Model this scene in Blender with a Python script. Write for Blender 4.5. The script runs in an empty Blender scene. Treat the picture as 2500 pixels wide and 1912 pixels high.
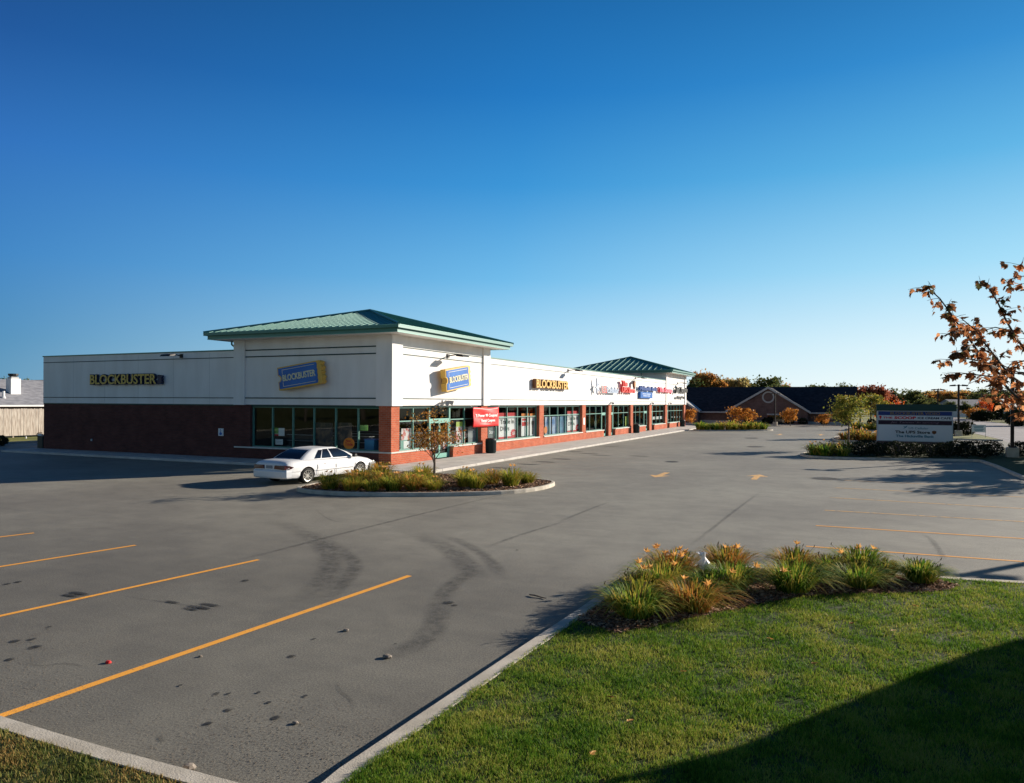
import bpy, bmesh, math, random
import numpy as np
from mathutils import Vector, Matrix, noise
R = math.radians
rnd = random.Random(7)
nr = np.random.default_rng(11)
scene = bpy.context.scene
COL = scene.collection

# ------------------------------------------------------------------ camera frame
YAW, ROLL = R(24.67), math.atan(0.0051)
CAM = Vector((21.61, -32.0, 3.45))
FWD = Vector((-math.sin(YAW), math.cos(YAW), 0)); RGT = Vector((math.cos(YAW), math.sin(YAW), 0))
FPX, HY = 1785.0, 981.8
def ray(px, py):
    a = px-1250; b = HY-py
    c, s = math.cos(ROLL), math.sin(ROLL)
    return FWD + RGT*((a*c-b*s)/FPX) + Vector((0, 0, (b*c+a*s)/FPX))
def G(px, py, z=0.0):
    d = ray(px, py); return CAM + d*((z-CAM.z)/d.z)
def FX(px, py, X=0.0):
    d = ray(px, py); return CAM + d*((X-CAM.x)/d.x)
def SY(px, py, Y=0.0):
    d = ray(px, py); return CAM + d*((Y-CAM.y)/d.y)
def DP(px, py, depth): return CAM + ray(px, py)*depth
def CG(xr, yf, z=0.0):
    p = CAM + RGT*xr + FWD*yf; p.z = z; return p
def PD(px, depth, z=0.0):
    p = DP(px, HY, depth); p.z = z; return p
def XY(p): return (p.x, p.y)

# ------------------------------------------------------------------ materials
def mat(name, col, rough=0.8, col2=None, scale=3.0, bump=0.0, bscale=None, metal=0.0, spec=0.3, detail=6, lo=0.35, hi=0.65, transl=0.0, obj=False, stretch=None):
    m = bpy.data.materials.new(name); m.use_nodes = True
    nt = m.node_tree; N = nt.nodes; L = nt.links
    b = N['Principled BSDF']
    b.inputs['Roughness'].default_value = rough; b.inputs['Metallic'].default_value = metal
    b.inputs['Specular IOR Level'].default_value = spec
    b.inputs['Base Color'].default_value = (*col, 1)
    tc = N.new('ShaderNodeTexCoord'); src = tc.outputs['Object']
    if not obj:
        g = N.new('ShaderNodeNewGeometry'); src = g.outputs['Position']
    if stretch:
        mp = N.new('ShaderNodeMapping'); mp.inputs['Scale'].default_value = stretch; L.new(src, mp.inputs['Vector']); src = mp.outputs[0]
    if col2 is not None:
        n = N.new('ShaderNodeTexNoise'); n.inputs['Scale'].default_value = scale; n.inputs['Detail'].default_value = detail
        L.new(src, n.inputs['Vector'])
        r = N.new('ShaderNodeValToRGB'); r.color_ramp.elements[0].position = lo; r.color_ramp.elements[1].position = hi
        r.color_ramp.elements[0].color = (*col, 1); r.color_ramp.elements[1].color = (*col2, 1)
        L.new(n.outputs[0], r.inputs[0]); L.new(r.outputs[0], b.inputs['Base Color'])
    if bump:
        n2 = N.new('ShaderNodeTexNoise'); n2.inputs['Scale'].default_value = bscale or scale*8; n2.inputs['Detail'].default_value = 5
        L.new(src, n2.inputs['Vector'])
        bp = N.new('ShaderNodeBump'); bp.inputs['Strength'].default_value = bump; bp.inputs['Distance'].default_value = 0.02
        L.new(n2.outputs[0], bp.inputs['Height']); L.new(bp.outputs[0], b.inputs['Normal'])
    if transl:
        t = N.new('ShaderNodeBsdfTranslucent'); mx = N.new('ShaderNodeMixShader'); mx.inputs[0].default_value = transl
        out = N['Material Output']
        if col2 is not None: L.new(r.outputs[0], t.inputs[0])
        else: t.inputs[0].default_value = (*col, 1)
        L.new(b.outputs[0], mx.inputs[1]); L.new(t.outputs[0], mx.inputs[2]); L.new(mx.outputs[0], out.inputs[0])
    return m

def leafmat(name, cols, scale=2.0, transl=0.35, rough=0.6, fine=14.0):
    """colour varies in clumps (low noise) and leaf by leaf (white noise on island)"""
    m = bpy.data.materials.new(name); m.use_nodes = True
    nt = m.node_tree; N = nt.nodes; L = nt.links
    b = N['Principled BSDF']; b.inputs['Roughness'].default_value = rough; b.inputs['Specular IOR Level'].default_value = 0.12
    g = N.new('ShaderNodeNewGeometry')
    n = N.new('ShaderNodeTexNoise'); n.inputs['Scale'].default_value = scale; n.inputs['Detail'].default_value = 2
    L.new(g.outputs['Position'], n.inputs['Vector'])
    ma = N.new('ShaderNodeMath'); ma.operation = 'MULTIPLY_ADD'; ma.inputs[1].default_value = 0.7
    sub = N.new('ShaderNodeMath'); sub.operation = 'MULTIPLY_ADD'; sub.inputs[1].default_value = 1.6; sub.inputs[2].default_value = -0.62
    L.new(n.outputs[0], sub.inputs[0])
    L.new(g.outputs['Random Per Island'], ma.inputs[0]); L.new(sub.outputs[0], ma.inputs[2])
    r = N.new('ShaderNodeValToRGB'); el = r.color_ramp.elements
    while len(el) < len(cols): el.new(0.5)
    for i, c in enumerate(cols):
        el[i].position = i/(len(cols)-1)*0.8+0.1; el[i].color = (*c, 1)
    L.new(ma.outputs[0], r.inputs[0]); L.new(r.outputs[0], b.inputs['Base Color'])
    t = N.new('ShaderNodeBsdfTranslucent'); L.new(r.outputs[0], t.inputs[0])
    mx = N.new('ShaderNodeMixShader'); mx.inputs[0].default_value = transl
    L.new(b.outputs[0], mx.inputs[1]); L.new(t.outputs[0], mx.inputs[2]); L.new(mx.outputs[0], N['Material Output'].inputs[0])
    return m

def brickmat(name, c1, c2, mortar, bw=0.3, rh=0.1, ms=0.012):
    m = bpy.data.materials.new(name); m.use_nodes = True
    nt = m.node_tree; N = nt.nodes; L = nt.links
    b = N['Principled BSDF']; b.inputs['Roughness'].default_value = 0.9; b.inputs['Specular IOR Level'].default_value = 0.15
    g = N.new('ShaderNodeNewGeometry'); s = N.new('ShaderNodeSeparateXYZ'); L.new(g.outputs['Position'], s.inputs[0])
    a = N.new('ShaderNodeMath'); a.operation = 'ADD'; L.new(s.outputs[0], a.inputs[0]); L.new(s.outputs[1], a.inputs[1])
    c = N.new('ShaderNodeCombineXYZ'); L.new(a.outputs[0], c.inputs[0]); L.new(s.outputs[2], c.inputs[1])
    t = N.new('ShaderNodeTexBrick'); L.new(c.outputs[0], t.inputs['Vector'])
    t.inputs['Scale'].default_value = 1; t.inputs['Brick Width'].default_value = bw; t.inputs['Row Height'].default_value = rh
    t.inputs['Mortar Size'].default_value = ms; t.inputs['Color1'].default_value = (*c1, 1); t.inputs['Color2'].default_value = (*c2, 1); t.inputs['Mortar'].default_value = (*mortar, 1)
    t.inputs['Bias'].default_value = 0.0
    n = N.new('ShaderNodeTexNoise'); n.inputs['Scale'].default_value = 1.3; n.inputs['Detail'].default_value = 4; L.new(c.outputs[0], n.inputs['Vector'])
    h = N.new('ShaderNodeHueSaturation'); L.new(t.outputs[0], h.inputs['Color'])
    mr = N.new('ShaderNodeMapRange'); mr.inputs[1].default_value = 0.3; mr.inputs[2].default_value = 0.7; mr.inputs[3].default_value = 0.82; mr.inputs[4].default_value = 1.15
    L.new(n.outputs[0], mr.inputs[0]); L.new(mr.outputs[0], h.inputs['Value']); L.new(h.outputs[0], b.inputs['Base Color'])
    bp = N.new('ShaderNodeBump'); bp.inputs['Strength'].default_value = 0.5; bp.inputs['Distance'].default_value = 0.01; bp.invert = True
    L.new(t.outputs['Fac'], bp.inputs['Height']); L.new(bp.outputs[0], b.inputs['Normal'])
    return m

def glassmat(name, tint, refl=1.0, base=0.06, alpha_dark=(0, 0, 0)):
    m = bpy.data.materials.new(name); m.use_nodes = True
    nt = m.node_tree; N = nt.nodes; L = nt.links; N.remove(N['Principled BSDF'])
    t = N.new('ShaderNodeBsdfTransparent'); t.inputs[0].default_value = (*tint, 1)
    g = N.new('ShaderNodeBsdfGlossy'); g.inputs['Roughness'].default_value = 0.015; g.inputs['Color'].default_value = (0.9, 0.97, 1, 1)
    fr = N.new('ShaderNodeFresnel'); fr.inputs['IOR'].default_value = 1.55
    ma = N.new('ShaderNodeMath'); ma.operation = 'MULTIPLY_ADD'; ma.inputs[1].default_value = refl; ma.inputs[2].default_value = base; ma.use_clamp = True
    n = N.new('ShaderNodeTexNoise'); n.inputs['Scale'].default_value = 0.6; n.inputs['Detail'].default_value = 1
    gg = N.new('ShaderNodeNewGeometry'); L.new(gg.outputs['Position'], n.inputs['Vector'])
    bp = N.new('ShaderNodeBump'); bp.inputs['Strength'].default_value = 0.25; bp.inputs['Distance'].default_value = 0.02; L.new(n.outputs[0], bp.inputs['Height']); L.new(bp.outputs[0], g.inputs['Normal'])
    mx = N.new('ShaderNodeMixShader'); L.new(fr.outputs[0], ma.inputs[0]); L.new(ma.outputs[0], mx.inputs[0])
    L.new(t.outputs[0], mx.inputs[1]); L.new(g.outputs[0], mx.inputs[2]); L.new(mx.outputs[0], N['Material Output'].inputs[0])
    return m

def decalmat(name, col, strength=0.6, nscale=3.0, nlo=.3, nhi=.65, ein=.1, radial=False):
    """thin stain: soft at its own outline (uv 0..1 across), broken up by noise"""
    m = bpy.data.materials.new(name); m.use_nodes = True
    nt = m.node_tree; N = nt.nodes; L = nt.links
    b = N['Principled BSDF']; b.inputs['Base Color'].default_value = (*col, 1); b.inputs['Roughness'].default_value = 0.75
    tc = N.new('ShaderNodeTexCoord'); s = N.new('ShaderNodeSeparateXYZ'); L.new(tc.outputs['UV'], s.inputs[0])
    def edge(o):
        k = N.new('ShaderNodeMath'); k.operation = 'SUBTRACT'; k.inputs[1].default_value = 0.5; L.new(o, k.inputs[0])
        k1 = N.new('ShaderNodeMath'); k1.operation = 'ABSOLUTE'; L.new(k.outputs[0], k1.inputs[0])
        k2 = N.new('ShaderNodeMapRange'); k2.interpolation_type = 'SMOOTHSTEP'; k2.inputs[1].default_value = 0.5; k2.inputs[2].default_value = ein; L.new(k1.outputs[0], k2.inputs[0]); return k2.outputs[0]
    if radial:
        vm = N.new('ShaderNodeVectorMath'); vm.operation = 'DISTANCE'; vm.inputs[1].default_value = (.5, .5, 0); L.new(tc.outputs['UV'], vm.inputs[0])
        kr = N.new('ShaderNodeMapRange'); kr.interpolation_type = 'SMOOTHSTEP'; kr.inputs[1].default_value = 0.49; kr.inputs[2].default_value = 0.22; L.new(vm.outputs['Value'], kr.inputs[0]); e1 = kr.outputs[0]; e2 = kr.outputs[0]
    else: e1 = edge(s.outputs[0]); e2 = edge(s.outputs[1])
    g = N.new('ShaderNodeNewGeometry')
    n = N.new('ShaderNodeTexNoise'); n.inputs['Scale'].default_value = nscale; n.inputs['Detail'].default_value = 6; n.inputs['Roughness'].default_value = 0.7; L.new(g.outputs['Position'], n.inputs['Vector'])
    nm = N.new('ShaderNodeMapRange'); nm.inputs[1].default_value = nlo; nm.inputs[2].default_value = nhi; L.new(n.outputs[0], nm.inputs[0])
    m1 = N.new('ShaderNodeMath'); m1.operation = 'MULTIPLY'; L.new(e1, m1.inputs[0]); L.new(e2, m1.inputs[1])
    m2 = N.new('ShaderNodeMath'); m2.operation = 'MULTIPLY'; L.new(m1.outputs[0], m2.inputs[0]); L.new(nm.outputs[0], m2.inputs[1])
    m3 = N.new('ShaderNodeMath'); m3.operation = 'MULTIPLY'; m3.inputs[1].default_value = strength; L.new(m2.outputs[0], m3.inputs[0])
    L.new(m3.outputs[0], b.inputs['Alpha'])
    return m

def asphaltmat():
    m = bpy.data.materials.new('asphalt'); m.use_nodes = True
    nt = m.node_tree; N = nt.nodes; L = nt.links
    b = N['Principled BSDF']; b.inputs['Roughness'].default_value = 0.72; b.inputs['Specular IOR Level'].default_value = 0.35
    g = N.new('ShaderNodeNewGeometry')
    def noise_(sc, det, ro=0.5, vec=None):
        n = N.new('ShaderNodeTexNoise'); n.inputs['Scale'].default_value = sc; n.inputs['Detail'].default_value = det; n.inputs['Roughness'].default_value = ro
        L.new(vec or g.outputs['Position'], n.inputs['Vector']); return n.outputs[0]
    def ramp(src, c0, c1, p0, p1):
        r = N.new('ShaderNodeValToRGB'); r.color_ramp.elements[0].position = p0; r.color_ramp.elements[1].position = p1
        r.color_ramp.elements[0].color = (*c0, 1); r.color_ramp.elements[1].color = (*c1, 1); L.new(src, r.inputs[0]); return r.outputs[0]
    def mul(a, bb, f=1.0):
        x = N.new('ShaderNodeMix'); x.data_type = 'RGBA'; x.blend_type = 'MULTIPLY'; x.inputs['Factor'].default_value = f
        L.new(a, x.inputs[6]); L.new(bb, x.inputs[7]); return x.outputs[2]
    base = ramp(noise_(0.09, 3), (0.248, 0.232, 0.194), (0.286, 0.270, 0.224), 0.35, 0.65)
    blot = ramp(noise_(1.1, 10, 0.72), (0.60, 0.60, 0.62), (1.10, 1.09, 1.07), 0.36, 0.58)
    mp = N.new('ShaderNodeMapping'); mp.inputs['Scale'].default_value = (0.25, 3.0, 1); mp.inputs['Rotation'].default_value = (0, 0, R(14)); L.new(g.outputs['Position'], mp.inputs['Vector'])
    strk = ramp(noise_(1.0, 7, 0.6, mp.outputs[0]), (0.88, 0.88, 0.88), (1.05, 1.05, 1.05), 0.36, 0.6)
    agg = ramp(noise_(42, 4, 0.85), (0.45, 0.45, 0.46), (1.5, 1.48, 1.42), 0.36, 0.66)
    agg2 = ramp(noise_(260, 2, 0.8), (0.6, 0.6, 0.6), (1.4, 1.4, 1.4), 0.35, 0.65)
    c = mul(mul(mul(mul(base, blot, 0.38), strk, 0.35), agg, 0.95), agg2, 0.8)
    # asphalt darker toward low y, the edge broken by noise
    sx = N.new('ShaderNodeSeparateXYZ'); L.new(g.outputs['Position'], sx.inputs[0])
    wv = N.new('ShaderNodeMath'); wv.operation = 'MULTIPLY_ADD'; wv.inputs[1].default_value = 9.0; L.new(noise_(0.22, 4, 0.6), wv.inputs[0]); L.new(sx.outputs[1], wv.inputs[2])
    bay = ramp_pos = N.new('ShaderNodeMapRange'); bay.interpolation_type = 'SMOOTHSTEP'; bay.inputs[1].default_value = -19; bay.inputs[2].default_value = -9; bay.inputs[3].default_value = 0.74; bay.inputs[4].default_value = 1.03; L.new(wv.outputs[0], bay.inputs[0])
    cb = N.new('ShaderNodeCombineColor'); [L.new(bay.outputs[0], cb.inputs[i]) for i in range(3)]
    c = mul(c, cb.outputs[0], 1.0)
    # stone-strewn pale patches
    v = N.new('ShaderNodeTexVoronoi'); v.inputs['Scale'].default_value = 28; L.new(g.outputs['Position'], v.inputs['Vector'])
    peb = ramp(v.outputs['Distance'], (1.45, 1.4, 1.3), (1, 1, 1), 0.10, 0.16)
    c = mul(c, peb, 1.0)
    c = mul(c, ramp(noise_(0.16, 4, 0.6), (0.80, 0.79, 0.80), (1.08, 1.08, 1.08), 0.42, 0.58), 0.6)
    L.new(c, b.inputs['Base Color'])
    bp = N.new('ShaderNodeBump'); bp.inputs['Strength'].default_value = 0.55; bp.inputs['Distance'].default_value = 0.006
    L.new(noise_(90, 4, 0.7), bp.inputs['Height']); L.new(bp.outputs[0], b.inputs['Normal'])
    return m

def paintmat(name, col, wear=0.4, under=(0.2, 0.19, 0.18), sc=9.0):
    return mat(name, under, 0.7, col, sc, 0.2, 80, detail=8, lo=wear-0.06, hi=wear+0.05)

M = {}
M['asphalt'] = asphaltmat()
M['road'] = mat('road_pavement', (0.27, 0.24, 0.24), 0.8, (0.34, 0.31, 0.30), 0.15, 0.3, 30)
M['conc'] = mat('sidewalk_concrete', (0.46, 0.43, 0.39), 0.85, (0.58, 0.54, 0.49), 1.2, 0.25, 60)
M['kerb'] = mat('kerb_concrete', (0.46, 0.41, 0.33), 0.9, (0.60, 0.54, 0.45), 3.0, 0.3, 60)
M['yellow'] = paintmat('yellow_paint', (0.98, 0.43, 0.06), 0.34, (0.45, 0.26, 0.09), 14)
M['oldyellow'] = paintmat('worn_yellow_paint', (0.85, 0.48, 0.16), 0.42, (0.23, 0.22, 0.2))
M['faint'] = paintmat('faded_paint', (0.42, 0.30, 0.22), 0.50, (0.22, 0.20, 0.19))
M['whitepaint'] = paintmat('white_road_paint', (0.6, 0.6, 0.58), 0.4)
M['stucco'] = mat('cream_stucco', (0.76, 0.725, 0.68), 0.9, (0.86, 0.83, 0.79), 1.1, 0.3, 60, stretch=(1, 1, 0.22), lo=0.25, hi=0.62, detail=8)
M['stripe'] = mat('dark_green_reveal', (0.012, 0.045, 0.045), 0.6)
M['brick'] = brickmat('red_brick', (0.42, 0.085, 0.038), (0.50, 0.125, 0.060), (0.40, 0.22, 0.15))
M['brick3'] = brickmat('shaded_red_brick', (0.100, 0.036, 0.031), (0.135, 0.048, 0.040), (0.08, 0.05, 0.045))  # red brick darkened, side wall shade put into its colour
M['brick2'] = brickmat('brown_brick', (0.12, 0.065, 0.058), (0.17, 0.09, 0.08), (0.17, 0.14, 0.13), 0.25, 0.09)
M['sill'] = mat('limestone_sill', (0.55, 0.53, 0.48), 0.8, (0.66, 0.64, 0.58), 3, 0.1)
M['frame'] = mat('green_window_frame', (0.09, 0.26, 0.21), 0.45, spec=0.5)
M['frame2'] = mat('pale_green_door_frame', (0.13, 0.36, 0.29), 0.45, spec=0.5)
M['header'] = mat('green_header', (0.015, 0.06, 0.05), 0.5)
M['glass'] = glassmat('shop_glass', (0.95, 0.985, 0.97), 0.55, 0.0)
M['roof'] = mat('green_metal_roof', (0.045, 0.20, 0.155), 0.50, (0.052, 0.225, 0.172), 0.4, metal=0.1, spec=0.55)
M['fascia'] = mat('green_fascia', (0.05, 0.20, 0.165), 0.4, spec=0.5)
M['gutter'] = mat('mint_gutter', (0.16, 0.42, 0.35), 0.4, spec=0.5)
M['dark'] = mat('dark_bronze', (0.018, 0.017, 0.017), 0.5, spec=0.4)
M['pole'] = mat('bronze_pole', (0.03, 0.022, 0.02), 0.5)
M['white'] = mat('white_metal', (0.75, 0.75, 0.73), 0.5)
M['membrane'] = mat('roof_membrane', (0.3, 0.3, 0.3), 0.9)
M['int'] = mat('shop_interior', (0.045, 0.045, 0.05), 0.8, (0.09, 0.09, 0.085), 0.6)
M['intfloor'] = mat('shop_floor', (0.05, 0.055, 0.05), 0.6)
M['yl'] = mat('sign_yellow', (0.74, 0.45, 0.09), 0.5)
M['bronze'] = mat('bronze_gold_face', (0.70, 0.47, 0.11), 0.5)
M['navy'] = mat('sign_navy', (0.015, 0.02, 0.06), 0.5)
M['brown'] = mat('letter_return_brown', (0.16, 0.06, 0.02), 0.5)
M['blue'] = mat('ticket_blue', (0.012, 0.11, 0.42), 0.35, (0.025, 0.17, 0.52), 1.2)
M['cream'] = mat('sign_cream', (0.8, 0.74, 0.5), 0.4)
M['red'] = mat('sign_red', (0.72, 0.025, 0.02), 0.5)
M['redband'] = mat('poster_red', (0.65, 0.02, 0.03), 0.6)
M['vinyl'] = mat('red_vinyl', (0.78, 0.02, 0.018), 0.42, (0.68, 0.015, 0.015), 1.2, 0.6, 2.5)
M['paper'] = mat('poster_white', (0.84, 0.82, 0.80), 0.7, (0.88, 0.86, 0.84), 2)
M['black'] = mat('letter_black', (0.02, 0.02, 0.02), 0.5)
M['pink'] = mat('sign_pink', (0.85, 0.16, 0.24), 0.45)
M['bankblue'] = mat('bank_blue', (0.03, 0.09, 0.32), 0.4)
M['paleblue'] = mat('pale_blue_letters', (0.50, 0.58, 0.70), 0.5)
M['teal'] = mat('teal_letters', (0.03, 0.20, 0.28), 0.5)
M['orange'] = mat('sign_orange', (0.85, 0.26, 0.03), 0.5)
M['green'] = mat('poster_green', (0.25, 0.5, 0.12), 0.5)
M['ylgreen'] = mat('poster_yellow_green', (0.5, 0.62, 0.12), 0.5)
M['posterblue'] = mat('poster_blue', (0.10, 0.24, 0.5), 0.5, (0.5, 0.58, 0.7), 1.6, obj=False, detail=3)
M['posterdark'] = mat('poster_dark', (0.03, 0.03, 0.04), 0.4, (0.25, 0.16, 0.10), 3.2, detail=3, lo=0.42, hi=0.72)
M['posterpink'] = mat('poster_mixed', (0.75, 0.72, 0.70), 0.5, (0.6, 0.12, 0.1), 2.8, detail=2, lo=0.5, hi=0.58)
M['grass'] = mat('lawn_soil', (0.030, 0.045, 0.012), 0.95, (0.075, 0.095, 0.022), 6, 0.5, 40)
M['farlawn'] = mat('distant_lawn', (0.12, 0.14, 0.03), 0.95, (0.24, 0.23, 0.05), 0.25, 0.3, 12)
M['mulch'] = mat('mulch', (0.045, 0.024, 0.014), 0.95, (0.15, 0.08, 0.045), 22, 1.0, 50)
M['chip'] = leafmat('wood_chips', [(0.12, 0.05, 0.03), (0.34, 0.18, 0.10), (0.58, 0.40, 0.27)], 5, 0.0, 0.9)
M['bark'] = mat('bark', (0.10, 0.075, 0.055), 0.9, (0.19, 0.15, 0.12), 14, 0.6, 60, stretch=(1, 1, 0.2))
M['fence'] = mat('weathered_boards', (0.26, 0.20, 0.16), 0.9, (0.55, 0.49, 0.42), 2.4, 0.3, 30, stretch=(5, 5, 0.5), lo=0.3, hi=0.62)
M['shingle'] = mat('grey_shingles', (0.20, 0.20, 0.22), 0.9, (0.31, 0.31, 0.33), 1.4, 0.4, 8, stretch=(1, 1, 4))
M['darkroof'] = mat('dark_shingles', (0.022, 0.024, 0.030), 0.9, (0.045, 0.045, 0.055), 2, 0.4, 8, spec=0.1)
M['whitebrick'] = mat('painted_block', (0.72, 0.70, 0.68), 0.8, (0.8, 0.78, 0.75), 3)
M['trim'] = mat('grey_trim', (0.42, 0.42, 0.42), 0.7)
M['siding'] = mat('pale_siding', (0.72, 0.76, 0.78), 0.7)
M['can'] = mat('dark_green_plastic', (0.012, 0.03, 0.03), 0.5)
M['paint'] = mat('white_car_paint', (0.80, 0.80, 0.80), 0.28, spec=0.6)
M['carglass'] = mat('tinted_car_glass', (0.008, 0.010, 0.014), 0.06, spec=0.8)
M['rubber'] = mat('tyre_rubber', (0.012, 0.012, 0.012), 0.8)
M['alloy'] = mat('alloy', (0.62, 0.60, 0.55), 0.3, metal=0.7)
M['tail'] = mat('tail_lamp_red', (0.10, 0.012, 0.010), 0.25, spec=0.6)
M['plate'] = mat('licence_plate', (0.30, 0.33, 0.36), 0.5, (0.2, 0.22, 0.25), 25)
M['greyplastic'] = mat('grey_plastic', (0.20, 0.20, 0.20), 0.5)
M['bag'] = mat('plastic_bag', (0.8, 0.8, 0.8), 0.4, transl=0.3)
M['stone'] = mat('pebble', (0.20, 0.16, 0.12), 0.8, (0.34, 0.29, 0.24), 30)
M['skid'] = decalmat('tyre_rubber_streak', (0.05, 0.05, 0.05), 0.42, 5.0)
M['seam'] = decalmat('paving_seam', (0.05, 0.05, 0.05), 0.45, 5.0)
M['oil'] = decalmat('oil_stain', (0.018, 0.018, 0.018), 0.95, 14.0, .3, .55, .30, True)
M['blade'] = leafmat('grass_blades', [(0.052, 0.14, 0.013), (0.13, 0.255, 0.024), (0.25, 0.335, 0.034), (0.43, 0.40, 0.09)], 1.3, 0.35)
M['dryblade'] = leafmat('dry_grass_blades', [(0.07, 0.11, 0.02), (0.17, 0.19, 0.04), (0.30, 0.25, 0.08), (0.36, 0.22, 0.07)], 2.0, 0.35)
M['lily'] = leafmat('daylily_leaves', [(0.04, 0.12, 0.012), (0.13, 0.24, 0.025), (0.32, 0.36, 0.05), (0.58, 0.42, 0.08)], 2.2, 0.4)
M['lilyrust'] = leafmat('daylily_rusty_leaves', [(0.08, 0.14, 0.02), (0.28, 0.28, 0.04), (0.55, 0.32, 0.06), (0.52, 0.20, 0.05)], 3.0, 0.4)
M['lilyolive'] = leafmat('daylily_olive_leaves', [(0.08, 0.13, 0.015), (0.28, 0.32, 0.035), (0.52, 0.45, 0.07), (0.60, 0.36, 0.07)], 1.5, 0.4)
M['petal'] = mat('orange_petal', (0.90, 0.42, 0.10), 0.5, (0.95, 0.58, 0.20), 20, transl=0.35)
M['stem'] = mat('brown_stem', (0.12, 0.08, 0.03), 0.8)
M['oakleaf'] = leafmat('maple_leaves', [(0.07, 0.065, 0.025), (0.24, 0.10, 0.045), (0.50, 0.20, 0.08), (0.72, 0.34, 0.15)], 3.0, 0.5)
M['rusttree'] = leafmat('rusty_leaves', [(0.09, 0.09, 0.02), (0.30, 0.14, 0.03), (0.50, 0.20, 0.04), (0.42, 0.26, 0.07)], 2.5, 0.4)
M['ygreen'] = leafmat('yellow_green_leaves', [(0.07, 0.10, 0.02), (0.17, 0.20, 0.035), (0.32, 0.30, 0.05), (0.42, 0.30, 0.06)], 1.6, 0.4)
M['farA'] = leafmat('far_green', [(0.05, 0.075, 0.028), (0.11, 0.14, 0.045), (0.22, 0.20, 0.06)], 0.25, 0.45)
M['farB'] = leafmat('far_orange', [(0.15, 0.14, 0.045), (0.40, 0.22, 0.06), (0.58, 0.24, 0.06)], 0.25, 0.45)
M['farC'] = leafmat('far_yellow', [(0.26, 0.24, 0.08), (0.48, 0.39, 0.15), (0.62, 0.42, 0.18)], 0.25, 0.45)
M['farD'] = leafmat('far_maroon', [(0.13, 0.05, 0.03), (0.28, 0.08, 0.045), (0.42, 0.13, 0.06)], 0.25, 0.45)
M['flame'] = leafmat('flame_red', [(0.5, 0.07, 0.02), (0.75, 0.12, 0.02), (0.8, 0.25, 0.05)], 0.6, 0.4)
M['orangebush'] = leafmat('orange_bush', [(0.22, 0.09, 0.02), (0.55, 0.22, 0.04), (0.70, 0.33, 0.06)], 1.0, 0.4)
M['hedge'] = leafmat('dark_hedge', [(0.010, 0.016, 0.008), (0.020, 0.030, 0.012), (0.040, 0.040, 0.016)], 1.5, 0.2)

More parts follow.
